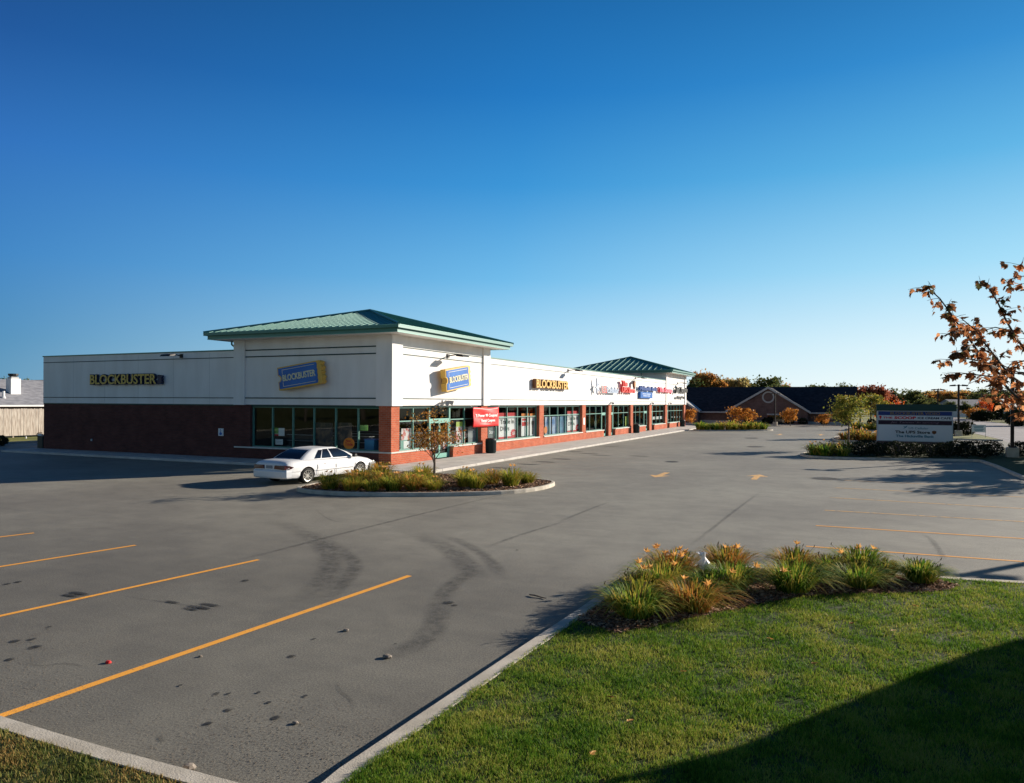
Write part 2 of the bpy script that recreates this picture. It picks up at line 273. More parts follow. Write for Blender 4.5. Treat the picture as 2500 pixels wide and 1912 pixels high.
# ------------------------------------------------------------------ objects
def link(o): COL.objects.link(o); return o
def tag(o, label=None, cat=None, group=None, kind=None):
    if label: o['label'] = label
    if cat: o['category'] = cat
    if group: o['group'] = group
    if kind: o['kind'] = kind
    return o
def thing(name, label, cat, loc=(0, 0, 0), rz=0.0, group=None):
    o = link(bpy.data.objects.new(name, None)); o.location = loc; o.rotation_euler = (0, 0, rz); o.empty_display_size = 0.3
    return tag(o, label, cat, group)
class MB:
    def __init__(s): s.v = []; s.f = []; s.m = []; s.uv = None
    def add(s, vs, fs, mi=0):
        k = len(s.v); s.v += [tuple(v) for v in vs]; s.f += [tuple(i+k for i in f) for f in fs]; s.m += [mi]*len(fs); return s
    def box(s, x0, y0, z0, x1, y1, z1, mi=0):
        x0, x1 = sorted((x0, x1)); y0, y1 = sorted((y0, y1)); z0, z1 = sorted((z0, z1))
        return s.add([(x0, y0, z0), (x1, y0, z0), (x1, y1, z0), (x0, y1, z0), (x0, y0, z1), (x1, y0, z1), (x1, y1, z1), (x0, y1, z1)],
                     [(0, 3, 2, 1), (4, 5, 6, 7), (0, 1, 5, 4), (1, 2, 6, 5), (2, 3, 7, 6), (3, 0, 4, 7)], mi)
    def poly(s, pts, mi=0): return s.add(pts, [tuple(range(len(pts)))], mi)
    def prism(s, pts, z0, z1, mi=0, side=None):
        a = sum(pts[i][0]*pts[(i+1) % len(pts)][1]-pts[(i+1) % len(pts)][0]*pts[i][1] for i in range(len(pts)))
        if a < 0: pts = pts[::-1]
        n = len(pts)
        s.add([(p[0], p[1], z1) for p in pts], [tuple(range(n))], mi)
        s.add([(p[0], p[1], z0) for p in pts]+[(p[0], p[1], z1) for p in pts], [(i, (i+1) % n, n+(i+1) % n, n+i) for i in range(n)]+[tuple(range(n))[::-1]], mi if side is None else side)
        return s
    def xf(s, mtx, start=0):
        for i in range(start, len(s.v)): s.v[i] = tuple(mtx @ Vector(s.v[i]))
        return s
    def tube(s, pts, rad, n=6, mi=0, cap=True):
        pts = [Vector(p) for p in pts]
        if not isinstance(rad, (list, tuple)): rad = [rad]*len(pts)
        k = len(s.v); up = None
        for i, p in enumerate(pts):
            d = (pts[min(i+1, len(pts)-1)]-pts[max(i-1, 0)]).normalized()
            if up is None: up = d.orthogonal().normalized()
            up = (up-d*up.dot(d)).normalized(); w = d.cross(up)
            for j in range(n):
                a = 2*math.pi*j/n; s.v.append(tuple(p+(up*math.cos(a)+w*math.sin(a))*rad[i]))
        for i in range(len(pts)-1):
            for j in range(n):
                s.f.append((k+i*n+j, k+i*n+(j+1) % n, k+(i+1)*n+(j+1) % n, k+(i+1)*n+j)); s.m.append(mi)
        if cap:
            s.f.append(tuple(k+j for j in range(n))[::-1]); s.m.append(mi)
            s.f.append(tuple(k+(len(pts)-1)*n+j for j in range(n))); s.m.append(mi)
        return s
    def lathe(s, prof, n=20, mi=0, axis='z', c=(0, 0, 0)):
        k = len(s.v)
        for r, h in prof:
            for j in range(n):
                a = 2*math.pi*j/n; x, y = r*math.cos(a), r*math.sin(a)
                p = (x, y, h) if axis == 'z' else ((h, x, y) if axis == 'x' else (x, h, y))
                s.v.append((p[0]+c[0], p[1]+c[1], p[2]+c[2]))
        for i in range(len(prof)-1):
            for j in range(n):
                s.f.append((k+i*n+j, k+i*n+(j+1) % n, k+(i+1)*n+(j+1) % n, k+(i+1)*n+j)); s.m.append(mi)
        return s
    def build(s, name, mats, parent=None, smooth=False, world=False, bevel=0.0):
        me = bpy.data.meshes.new(name)
        v = s.v
        if world and parent is not None:
            l = parent.location; v = [(a-l.x, b-l.y, c-l.z) for a, b, c in v]
        me.from_pydata(v, [], s.f)
        if not isinstance(mats, (list, tuple)): mats = [mats]
        for x in mats: me.materials.append(x)
        me.polygons.foreach_set('material_index', s.m)
        if smooth: me.polygons.foreach_set('use_smooth', [True]*len(me.polygons))
        me.update()
        o = link(bpy.data.objects.new(name, me))
        if parent is not None: o.parent = parent
        if bevel:
            md = o.modifiers.new('b', 'BEVEL'); md.width = bevel; md.segments = 2; md.limit_method = 'ANGLE'
        return o
def struct(o): o['kind'] = 'structure'; return o

def npmesh(name, verts, faces, material, parent=None):
    """verts (n,3) faces (m,k) numpy"""
    me = bpy.data.meshes.new(name); m, k = faces.shape
    me.vertices.add(len(verts)); me.vertices.foreach_set('co', verts.astype(np.float32).ravel())
    me.loops.add(m*k); me.loops.foreach_set('vertex_index', faces.astype(np.int32).ravel())
    me.polygons.add(m); me.polygons.foreach_set('loop_start', np.arange(0, m*k, k, dtype=np.int32))
    me.materials.append(material); me.update(calc_edges=True)
    o = link(bpy.data.objects.new(name, me))
    if parent is not None: o.parent = parent
    return o

def copy_tree(o, parent=None):
    c = o.copy(); COL.objects.link(c)
    if parent is not None: c.parent = parent
    for ch in list(o.children):
        copy_tree(ch, c)
    return c

def text_mb(txt, w, h, depth, off=0.0, shear=0.0, spacing=1.0, mi=0):
    """extruded lettering scaled into w x h, lying in local xy from (0,0)"""
    cu = bpy.data.curves.new('t', 'FONT'); cu.body = txt; cu.size = 1; cu.extrude = depth/2; cu.offset = off; cu.shear = shear
    cu.space_character = spacing; cu.resolution_u = 3
    ob = bpy.data.objects.new('t', cu); COL.objects.link(ob)
    dg = bpy.context.evaluated_depsgraph_get(); me = bpy.data.meshes.new_from_object(ob.evaluated_get(dg))
    b = MB(); vs = [v.co.copy() for v in me.vertices]
    if vs:
        x0 = min(v.x for v in vs); x1 = max(v.x for v in vs); y0 = min(v.y for v in vs); y1 = max(v.y for v in vs)
        sx, sy = w/(x1-x0), h/(y1-y0)
        b.add([((v.x-x0)*sx, (v.y-y0)*sy, v.z+depth/2) for v in vs], [tuple(p.vertices) for p in me.polygons], mi)
        for i, p in enumerate(me.polygons):
            if abs(p.normal.z) < 0.5: b.m[i] = 1
    bpy.data.objects.remove(ob); bpy.data.curves.remove(cu); bpy.data.meshes.remove(me)
    return b
def front_mtx(Y, z, X=0.0, rot=0.0): # text frame on the sunlit front
    return Matrix(((0, 0, 1, X), (1, 0, 0, Y), (0, 1, 0, z), (0, 0, 0, 1))) @ Matrix.Rotation(rot, 4, 'Z')
def side_mtx(X, z, Y=0.0, rot=0.0):
    return Matrix(((1, 0, 0, X), (0, 0, -1, Y), (0, 1, 0, z), (0, 0, 0, 1))) @ Matrix.Rotation(rot, 4, 'Z')
def wtext(txt, mtx, w, h, depth, mats, parent, name='lettering', off=0.0, **k):
    b = text_mb(txt, w, h, depth, off, **k); b.xf(mtx)
    return b.build(name, mats, parent, world=True)

def inside_(poly, x, y):
    n = len(poly); r = np.zeros(len(x), bool); j = n-1
    for i in range(n):
        xi, yi = poly[i]; xj, yj = poly[j]
        r ^= ((yi > y) != (yj > y)) & (x < (xj-xi)*(y-yi)/(yj-yi+1e-12)+xi); j = i
    return r
ORD = ['first', 'second', 'third', 'fourth', 'fifth', 'sixth', 'seventh', 'eighth', 'ninth', 'tenth', 'eleventh', 'twelfth', 'thirteenth', 'fourteenth', 'fifteenth', 'sixteenth', 'seventeenth', 'eighteenth', 'nineteenth', 'twentieth', 'twenty first', 'twenty second', 'twenty third', 'twenty fourth', 'twenty fifth', 'twenty sixth', 'twenty seventh', 'twenty eighth', 'twenty ninth', 'thirtieth', 'thirty first', 'thirty second', 'thirty third', 'thirty fourth', 'thirty fifth', 'thirty sixth', 'thirty seventh', 'thirty eighth', 'thirty ninth', 'fortieth']

# ================================================================== GROUND
b = MB(); S_ = 1500
b.poly([(-S_, -S_, -0.03), (S_, -S_, -0.03), (S_, S_, -0.03), (-S_, S_, -0.03)])
struct(b.build('ground', M['farlawn']))
b = MB()
b.poly([(-38, -60, 0), (29, -60, 0), (29, 32, 0), (35, 32, 0), (35, 50, 0), (29, 50, 0), (29, 92, 0), (-38, 92, 0)])
struct(b.build('parking_lot', M['asphalt']))
b = MB(); b.poly([(35.0, -300, -0.012), (47.6, -300, -0.012), (47.6, 900, -0.012), (35.0, 900, -0.012)])
struct(b.build('road', M['road']))
b = MB()
for x in (41.2,):
    y = -40
    while y < 260: b.box(x-0.07, y, -0.011, x+0.07, y+3, -0.004); y += 9
b.box(36.2, 40, -0.011, 36.32, 75, -0.004)
struct(b.build('road_marking', M['whitepaint']))
# sidewalk with joints
b = MB()
y = -2.3
b.box(-29.0, -2.3, -0.02, 0.0, 0.02, 0.13)
while y < 78:
    y1 = min(y+1.8, 78.2); b.box(0.0, y, -0.02, 3.38, y1-0.015, 0.13); y = y1
b.box(-29.0, 76.1, -0.02, 0, 78.2, 0.13)
struct(b.build('sidewalk', M['conc'], bevel=0.02))

def kerb(name, pts, closed=True, w=0.15, h=0.14, joint=3.0):
    """pts = outer edge; body on the inner side"""
    n = len(pts); P = [Vector((p[0], p[1])) for p in pts]
    area = sum(P[i].x*P[(i+1) % n].y-P[(i+1) % n].x*P[i].y for i in range(n))
    sg = 1 if area > 0 else -1
    def nrm(i):
        if closed: a, c = P[i-1], P[(i+1) % n]
        else: a, c = P[max(i-1, 0)], P[min(i+1, n-1)]
        d1 = (P[i]-a); d2 = (c-P[i])
        d1 = d1.normalized() if d1.length > 1e-6 else d2.normalized(); d2 = d2.normalized() if d2.length > 1e-6 else d1
        n1 = Vector((-d1.y, d1.x)); n2 = Vector((-d2.y, d2.x)); m = (n1+n2).normalized()
        return m*(1/max(0.4, m.dot(n1)))*sg
    N_ = [nrm(i) for i in range(n)]
    prof = [(0, -0.02), (0.012, h-0.03), (0.035, h), (w-0.01, h), (w, h-0.02), (w, -0.02)]
    b = MB(); k = 0
    for i in range(n):
        for (o, z) in prof: b.v.append((P[i].x+N_[i].x*o, P[i].y+N_[i].y*o, z))
    q = len(prof)
    for i in range(n if closed else n-1):
        j = (i+1) % n
        for a in range(q-1): b.f.append((i*q+a, j*q+a, j*q+a+1, i*q+a+1)); b.m.append(0)
    o = struct(b.build(name, M['kerb']))
    return o, [(P[i].x+N_[i].x*(w-0.01), P[i].y+N_[i].y*(w-0.01)) for i in range(n)]
def smooth_poly(pts, it=2):
    for _ in range(it):
        q = []
        for i in range(len(pts)):
            a, c = pts[i], pts[(i+1) % len(pts)]
            q += [(a[0]*.75+c[0]*.25, a[1]*.75+c[1]*.25), (a[0]*.25+c[0]*.75, a[1]*.25+c[1]*.75)]
        pts = q
    return pts

# right foreground island (outer kerb edge at road level, photo-derived then real metres)
near = G(819, 1912); mid = G(1285, 1440+45)
e1 = G(1219, 1585); e2 = G(1372, 1442); 
dirk = (Vector(XY(e2))-Vector(XY(near))).normalized()
pA = Vector(XY(near))-dirk*12
far1 = Vector(XY(G(1610, 1393))); far2 = Vector(XY(G(1850, 1399))); far3 = Vector(XY(G(2060, 1409))); far4 = Vector(XY(G(2400, 1430)))
fd = (far4-far2).normalized(); far5 = far4+fd*14
lawn_out = [tuple(pA), tuple(Vector(XY(near))), tuple(Vector(XY(G(1010, 1779)))), tuple(Vector(XY(G(1250, 1614)))), tuple(Vector(XY(G(1400, 1512)))), tuple(Vector(XY(G(1510, 1434)))), tuple(Vector(XY(G(1556, 1404)))), tuple(far1), tuple(Vector(XY(G(1700, 1393)))), tuple(far2), tuple(far3), tuple(far4), tuple(far5), (far5.x+1, far5.y-26), (pA.x+10, pA.y-6)]
_, lawn_in = kerb('kerb', lawn_out, w=.24)
# left foreground bed
lo = [Vector(XY(G(0, 1774))), Vector(XY(G(159, 1824))), Vector(XY(G(300, 1866))), Vector(XY(G(475, 1914)))]
d0 = (lo[0]-lo[1]).normalized(); d1 = (lo[3]-lo[2]).normalized()
L_out = [tuple(lo[0]+d0*9)]+[tuple(p) for p in lo]+[tuple(lo[3]+d1*3), tuple(lo[3]+d1*3+Vector((0, -6))), tuple(lo[0]+d0*9+Vector((0, -6)))]
_, L_in = kerb('kerb', L_out, w=.22)

def lawn_sheet(name, poly, z, material, bumpy=0.0):
    b = MB(); b.poly([(p[0], p[1], z) for p in poly]); return struct(b.build(name, material))
lawn_sheet('lawn', lawn_in, 0.128, M['grass'])
lawn_sheet('lawn', L_in, 0.128, M['grass'])
# mulch bed on the island
bed_px = [(1395, 1560), (1500, 1548), (1570, 1538), (1640, 1522), (1720, 1504), (1800, 1488), (1880, 1470), (1960, 1458), (2060, 1452), (2160, 1450), (2260, 1448), (2325, 1440), (2345, 1430), (2310, 1423), (2200, 1418)]
bed = [XY(G(x, y, 0.13)) for x, y in bed_px]
q0 = Vector(lawn_in[4]); q1 = Vector(lawn_in[3]); qs = q0+(q1-q0)*0.22
bed_poly = [tuple(qs)]+bed[1:-1]+[tuple(Vector(lawn_in[10])*.35+Vector(lawn_in[11])*.65)]+[p for p in lawn_in[4:11]][::-1]
b = MB(); b.poly([(p[0], p[1], 0.133) for p in bed_poly]); struct(b.build('mulch_bed', M['mulch']))

# mid islands
isl1 = smooth_poly([(1.9, -2.32), (1.9, -8.6), (2.4, -10.3), (4.5, -10.45), (6.6, -9.8), (9.4, -8.1), (10.7, -6.2), (10.75, -3.8), (10.0, -2.7), (8.0, -2.5), (3.6, -2.45), (3.0, -2.34)], 2)
_, i1 = kerb('island_kerb', isl1)
b = MB(); b.poly([(p[0], p[1], 0.11) for p in i1]); struct(b.build('mulch_bed', M['mulch']))
isl2 = smooth_poly([(28.95, 5), (28.95, 19.3), (28.3, 19.7), (24.5, 18.4), (21.0, 17.6), (19.2, 18.2), (18.6, 20.5), (19.6, 24), (22, 28), (25, 30.5), (29, 31.6), (34.9, 31.8), (34.9, 5)], 1)
_, i2 = kerb('island_kerb', isl2)
b = MB(); b.poly([(p[0], p[1], 0.12) for p in i2]); struct(b.build('planting_bed', M['grass']))
isl3 = smooth_poly([(20.3, 41.5), (22, 40.6), (28.9, 40.8), (28.9, 54), (25, 55.5), (21.5, 54), (20.2, 48)], 2)
_, i3 = kerb('island_kerb', isl3)
b = MB(); b.poly([(p[0], p[1], 0.12) for p in i3]); struct(b.build('planting_bed', M['mulch']))
isl4 = smooth_poly([(3.7, 60.5), (5.0, 59.0), (9.0, 61.5), (12.0, 64.2), (13.2, 66.3), (12.4, 69), (8, 70), (4.2, 69.5)], 2)
_, i4 = kerb('island_kerb', isl4)
b = MB(); b.poly([(p[0], p[1], 0.12) for p in i4]); struct(b.build('planting_bed', M['mulch']))
isl5 = smooth_poly([(21.5, 74), (24, 71.5), (28.9, 71.5), (28.9, 84), (23, 84), (21.4, 80)], 2)
_, i5 = kerb('island_kerb', isl5)
b = MB(); b.poly([(p[0], p[1], 0.12) for p in i5]); struct(b.build('planting_bed', M['mulch']))
# green verge behind drive
iv = [(29.05, 50.1), (34.95, 50.1), (34.95, 300), (29.05, 300)]
_, i6 = kerb('verge_kerb', iv)
b = MB(); b.poly([(p[0], p[1], 0.12) for p in i6]); struct(b.build('verge', M['farlawn']))
# lot edge kerbs, left and far
kerb('lot_kerb', [(-29.5, 92), (35, 92), (35, 92.4), (-29.5, 92.4)])
kerb('lot_kerb', [(-38.3, -60), (-38, -60), (-38, 92), (-38.3, 92)])

# painted lines -----------------------------------------------------
def line(p, q, w, material, z=0.005):
    p = Vector(p); q = Vector(q); d = (q-p).normalized(); n = Vector((-d.y, d.x))*w/2
    b = MB(); b.poly([(*(p+n), z), (*(p-n), z), (*(q-n), z), (*(q+n), z)][::-1])
    return struct(b.build('parking_line', material))
for (s, e, w) in [((-2, 1750), (1000, 1406), 0.125), ((0, 1504.5), (631, 1367), 0.11), ((0, 1384), (331, 1331.5), 0.11), ((0, 1311.5), (83, 1301.5), 0.11)]:
    ps, pe = Vector(XY(G(*s))), Vector(XY(G(*e))); ps = ps+(ps-pe).normalized()*(0.05 if s[0] < -1 else 2.4)
    line(ps, pe, w, M['yellow'])
for (s, e) in [((1968, 1334), (2500, 1371.5)), ((1992, 1283.5), (2500, 1315.4)), ((2013, 1246), (2500, 1274)), ((2026, 1215), (2500, 1242)), ((2036, 1191), (2500, 1214)), ((2061, 1173), (2500, 1193))]:
    ps, pe = Vector(XY(G(*s))), Vector(XY(G(*e))); pe = ps+(pe-ps).normalized()*min(8, (pe-ps).length+1.5)
    line(ps, pe, 0.10, M['yellow' if s[1] > 1280 else 'oldyellow'])
y = 0.9
while y < 58:
    line((3.6, y), (10.7, y), 0.11, M['faint']); y += 2.75
def arrow(x, y, s, material, L_=2.6):
    b = MB(); z = 0.005
    pts = [(-0.14, -L_/2), (0.14, -L_/2), (0.14, L_/2-1.0), (0.5, L_/2-1.05), (0, L_/2), (-0.5, L_/2-1.05), (-0.14, L_/2-1.0)]
    b.poly([(x+px*s, y+py*s, z) for px, py in (pts)])
    return struct(b.build('painted_arrow', material))
arrow(13.5, 2.8, -1, M['oldyellow']); arrow(17.75, 3.9, 1, M['oldyellow'])
p = G(1640+1160/4.394, 880+795/4.394); arrow(p.x, p.y, -1, M['oldyellow'], 3.5)
p = G(1640+1600/4.394, 880+798/4.394); arrow(p.x, p.y, 1, M['oldyellow'], 3.5)

# stains --------------------------------------------------------------
def streak(pts, w, material, z=0.009, name='tyre_mark'):
    P = [Vector(XY(G(x, y))) for x, y in pts]
    # resample smooth (catmull)
    Q = []
    for i in range(len(P)-1):
        p0, p1, p2, p3 = P[max(i-1, 0)], P[i], P[i+1], P[min(i+2, len(P)-1)]
        for k in range(8):
            t = k/8; Q.append(0.5*((2*p1)+(p2-p0)*t+(2*p0-5*p1+4*p2-p3)*t*t+(3*p1-p0-3*p2+p3)*t**3))
    Q.append(P[-1]); n = len(Q)
    me = bpy.data.meshes.new(name); V = []; F = []; UV = []
    for i, q in enumerate(Q):
        d = (Q[min(i+1, n-1)]-Q[max(i-1, 0)]).normalized(); m = Vector((-d.y, d.x))*w/2
        V += [(*(q-m), z), (*(q+m), z)]; 
        if i < n-1: F.append((2*i+1, 2*i, 2*i+2, 2*i+3)); UV += [(1, i/(n-1)), (0, i/(n-1)), (0, (i+1)/(n-1)), (1, (i+1)/(n-1))]
    me.from_pydata(V, [], F); uv = me.uv_layers.new(name='UVMap'); uv.data.foreach_set('uv', [c for u in UV for c in u]); me.materials.append(material)
    return struct(link(bpy.data.objects.new(name, me)))
def K(pts): return [(x/1.569, 1200+y/1.569) for x, y in pts]
zz = [0.0060]
def nz(): zz[0] += 0.00012; return zz[0]
streak(K([(960, 80), (1120, 140), (1230, 205), (1268, 270), (1240, 340), (1180, 400), (1070, 470)]), 0.75, M['skid'], nz())
streak(K([(1140, 120), (1290, 210), (1355, 270), (1335, 330), (1270, 400), (1200, 450)]), 0.5, M['skid'], nz())
streak(K([(1500, 130), (1680, 200), (1770, 260), (1805, 310), (1860, 370)]), 0.8, M['skid'], nz())
streak(K([(1650, 150), (1800, 210), (1890, 280), (1930, 350)]), 0.45, M['skid'], nz())
streak(K([(1760, 330), (1690, 420), (1670, 500), (1620, 570), (1500, 625), (1420, 645)]), 0.6, M['skid'], nz())
streak(K([(1820, 300), (1740, 350), (1680, 420)]), 0.5, M['skid'], nz())
streak(K([(850, 275), (1010, 240), (1300, 165), (1600, 90), (1850, 30), (2100, -30)]), 0.22, M['seam'], nz(), 'paving_seam')
streak(K([(1850, 220), (2000, 165), (2200, 105)]), 0.2, M['seam'], nz(), 'paving_seam')
for (pts) in [[(1200, 60), (1240, 95), (1300, 118), (1420, 124)], [(430, 395), (560, 415), (690, 432), (760, 448)], [(600, 935), (618, 952), (625, 965)], [(1290, 700), (1300, 760), (1345, 800), (1360, 860)], [(40, 640), (150, 668), (260, 660), (390, 690)]]:
    streak(K(pts), .05, M['seam'], nz(), 'pavement_crack')
def K8(pts): return [(1400+x/1.997, 1050+y/1.997) for x, y in pts]
streak(K8([(540, 585), (640, 510), (760, 415), (860, 340), (930, 290)]), 0.16, M['seam'], nz(), 'paving_seam')
streak(K8([(1690, 500), (1750, 540), (1790, 600), (1810, 640)]), 0.2, M['seam'], nz(), 'paving_seam')
streak(K8([(-100, 460), (60, 395), (190, 345)]), 0.2, M['seam'], nz(), 'paving_seam')
def blob(px, py, w, l, material, name='oil_stain', ang=0.0):
    c = G(px, py); me = bpy.data.meshes.new(name); n = 14; V = []; UV = []
    z = nz(); jit = [rnd.uniform(0.8, 1.15) for _ in range(n)]
    for k in range(n):
        a = 2*math.pi*k/n; V.append((c.x+math.cos(a+ang)*w*jit[k], c.y+math.sin(a)*l*jit[k], z)); UV.append((0.5+0.5*math.cos(a), 0.5+0.5*math.sin(a)))
    me.from_pydata(V, [], [tuple(range(n))]); uv = me.uv_layers.new(name='UVMap'); uv.data.foreach_set('uv', [c for u in UV for c in u]); me.materials.append(material)
    return struct(link(bpy.data.objects.new(name, me)))
for (x, y, s) in [(875, 838, .09), (795, 892, .10), (1058, 868, .10), (830, 777, .08), (875, 776, .06), (135, 598, .17), (60, 575, .13), (38, 645, .11), (1720, 427, .18), (1742, 437, .10), (940, 343, .14), (1120, 633, .10), (1203, 567, .06), (990, 772, .05), (1030, 810, .06), (120, 568, .10), (690, 745, .05), (1170, 785, .06), (190, 520, .07), (70, 348, .12), (25, 356, .12), (1515, 586, .05), (1980, 226, .08)]:
    blob(x/1.569, 1200+y/1.569, s*.8, s*.8, M['oil'])
for (x, y, w) in [(760, 445, .16), (800, 436, .16), (735, 452, .14), (780, 448, .14), (660, 425, .12), (300, 392, .2), (270, 400, .15)]:
    blob(x/1.569, 1200+y/1.569, w*2, w*0.6, M['oil'], 'tyre_mark')
for (x, y, w) in [(480, 155, 1.0), (1230, 238, 1.2), (870, 40, 1.5), (890, 82, 1.6)]:
    p = (1400+x/1.997, 1050+y/1.997); blob(p[0], p[1], w*0.7, w*0.9, M['oil'])
for (px, py) in [(1285, 1134), (1225, 1143), (1330, 1128), (1400, 1103), (1440, 1108), (1470, 1112), (1490, 1090), (1370, 1121), (1560, 1114)]:
    blob(px, py, 1.1, 0.35, M['oil'])

# loose grit along the bottom left kerb
gx = nr.uniform(0, 1, 5200); gp = np.array([XY(G(x, y)) for x, y in [(0, 1700), (520, 1912), (60, 1560), (900, 1880), (700, 1780)]])
gi = nr.integers(0, len(gp), 5200); GPt = gp[gi]+nr.normal(size=(5200, 2))*np.array([.9, .5])
gk = ~inside_(L_out, GPt[:, 0], GPt[:, 1]) & ~inside_(lawn_out, GPt[:, 0], GPt[:, 1]); GPt = GPt[gk]; m_ = len(GPt); gs = nr.uniform(.003, .009, (m_, 1))
GV = np.stack([np.concatenate([GPt+gs*np.array([[math.cos(a), math.sin(a)]]), np.full((m_, 1), .004)], 1) for a in (0, 2.1, 4.2)]+[np.concatenate([GPt, gs*.9+.004], 1)], 1).reshape(-1, 3)
q_ = np.arange(m_)[:, None]*4
o = npmesh('grit', GV, np.concatenate([q_+np.array([[0, 1, 3]]), q_+np.array([[1, 2, 3]]), q_+np.array([[2, 0, 3]])]), M['stone']); tag(o, 'fine loose grit on the asphalt near the bottom left kerb', 'grit', None, 'stuff')
# small debris ---------------------------------------------------------
def pebble(px, py, s, label, material, name='stone'):
    c = G(px, py); b = MB(); b.lathe([(0.001, 0), (s*0.9, s*0.1), (s, s*0.45), (s*0.6, s*0.85), (0.001, s*0.95)], 8)
    b.v = [(x*rnd.uniform(.8, 1.2)*1.3, y*rnd.uniform(.8, 1.2), z) for x, y, z in b.v]
    o = b.build(name, material, smooth=False); o.location = (c.x, c.y, 0.0); tag(o, label, 'stone' if name == 'stone' else 'litter', 'stones lying on the asphalt' if name == 'stone' else None); return o
pebble(945, 1606, .05, 'brownish stone on the asphalt at the end of the curved tyre streak', M['stone'])
pebble(844.5, 1541, .04, 'small stone on the asphalt, farthest from the camera of the scattered stones', M['stone'])
pebble(462, 1879, .055, 'pale stone lying by the kerb at the bottom edge of the lot', M['stone'])
pebble(489, 1604, .025, 'tiny stone just above the long yellow line nearest the camera', M['stone'])
pebble(721.5, 1767, .03, 'small flat stone beside the dark oil spots in the nearest bay', M['stone'])
pebble(264.5, 1619, .035, 'crumpled red scrap lying above the nearest yellow parking line', M['red'], 'litter_scrap')
b = MB(); c = G(1310, 1458); b.tube([(0, 0, .02), (.12, -.03, .03), (.25, -.05, .015), (.36, -.09, .02)], [.012, .015, .012, .006], 5)
o = b.build('fallen_stick', M['bark']); o.location = (c.x-.15, c.y+.03, .0); tag(o, 'thin dark stick lying on the asphalt left of the daylily bed', 'stick')

# ================================================================== SHOPPING CENTRE
mall = thing('shopping_centre', 'long one storey brick and cream stucco shopping centre with green hipped corner towers', 'building')
zG, zH, zP = 0.13, 3.23, 6.36
Z3, Z2, Z1 = 3.61, 5.97, 6.36
TX = -10.9; TY = 11.4; LX = -28.3; FE = 76.1; T2 = 63.1
# stucco body
b = MB()
b.box(LX, 0, zH, TX+0.05, 0.35, zP)                       # side wing
b.box(-0.35, TY-0.05, zH, 0, T2+0.02, zP)                 # front wing
b.box(LX, 0.36, zH, LX+0.35, FE, zP); b.box(LX+0.36, FE-0.35, zH, -0.36, FE, zP)
struct_wall = b.build('stucco_wall', M['stucco'], mall)
b = MB(); b.box(TX+0.06, 0.02, zH, -0.02, 0.35, 7.02); b.box(-0.35, 0.36, zH, -0.02, TY-0.06, 7.02)
b.box(TX+0.06, 0.36, 6.0, TX+0.35, TY-0.06, 7.02); b.box(TX+0.36, TY-0.36, 6.0, -0.36, TY-0.08, 7.02)
b.build('tower_wall', M['stucco'], mall)
HZ = 7.42
b = MB(); b.box(-0.36, T2+0.03, zH, -0.02, FE-0.02, HZ); b.box(-13.0, T2+0.03, 6.0, -0.37, T2+0.3, HZ); b.box(-13.0, FE-0.3, 6.0, -0.37, FE-0.02, HZ); b.box(-13.0, T2+0.31, 6, -12.7, FE-.31, HZ)
b.build('tower_wall', M['stucco'], mall)
# pilasters
def pilaster(x0, y0, x1, y1, z0=zH-0.02, z1=7.0):
    MB().box(x0, y0, z0, x1, y1, z1).build('pilaster', M['stucco'], mall)
pilaster(TX, -0.09, TX+0.83, 0.015)
pilaster(-0.92, -0.09, 0.09, 0.015); pilaster(-0.015, 0.018, 0.09, 0.92)
pilaster(-0.015, TY-0.95, 0.09, TY)
pilaster(-0.015, T2, 0.09, T2+1.0, z1=HZ-0.01); pilaster(-0.015, FE-0.95, 0.09, FE, z1=HZ-0.01)
# green reveals
b = MB()
def revF(y0, y1, z, t=0.035): b.box(-0.01, y0, z-t/2, 0.012, y1, z+t/2)
def revS(x0, x1, z, t=0.045, y=-0.012): b.box(x0, y, z-t/2, x1, 0.03, z+t/2)
for z in (Z3, Z2): revS(LX+0.01, TX, z); revF(TY, T2, z, 0.04)
for z in (Z3, 5.98, 6.36): revS(TX+0.83, -0.92, z, 0.06); revF(0.92, TY-0.95, z, 0.045); 
for z in (Z3, 5.98): revF(T2+1.0, FE-0.95, z)
b.build('green_stripe', M['stripe'], mall)
# vertical control joints in stucco
JM = mat('stucco_joint', (0.52, 0.50, 0.47), 0.9)
for y in list(np.arange(14.5, 62, 4.55)): MB().box(-0.005, y, zH+0.02, 0.003, y+0.014, zP-0.1).build('wall_joint', JM, mall)
for x in (-25.2, -22.1, -19.0, -15.9, -12.9): MB().box(x, -0.003, zH+0.02, x+0.014, 0.01, zP-0.1).build('wall_joint', JM, mall)
# parapet caps
b = MB(); b.box(LX-0.04, -0.05, zP+0.002, TX-0.0, 0.42, zP+0.07); b.box(-0.42, TY+0.0, zP+0.002, 0.05, T2, zP+0.07)
b.box(LX-0.04, 0.43, zP+0.002, LX+0.42, FE, zP+0.07)
b.build('parapet_cap', M['fascia'], mall)
b = MB(); b.box(LX+0.36, 0.36, 5.9, -0.36, FE-0.36, 5.98); b.build('flat_roof', M['membrane'], mall)
# brick side
b = MB()
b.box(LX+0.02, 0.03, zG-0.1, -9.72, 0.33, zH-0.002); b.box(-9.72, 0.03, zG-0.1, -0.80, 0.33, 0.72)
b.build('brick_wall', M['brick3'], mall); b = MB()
b.box(-0.80, 0.03, zG-0.1, -0.03, 0.80, 0.72); b.box(-0.80, 0.03, 0.80, -0.03, 0.80, zH-0.002)
b.box(LX+0.02, 0.34, zG-0.1, LX+0.32, FE-0.02, zH-0.002); b.box(LX+0.33, FE-0.32, zG-0.1, -0.4, FE-0.02, zH-0.002)
b.build('brick_wall', M['brick'], mall)
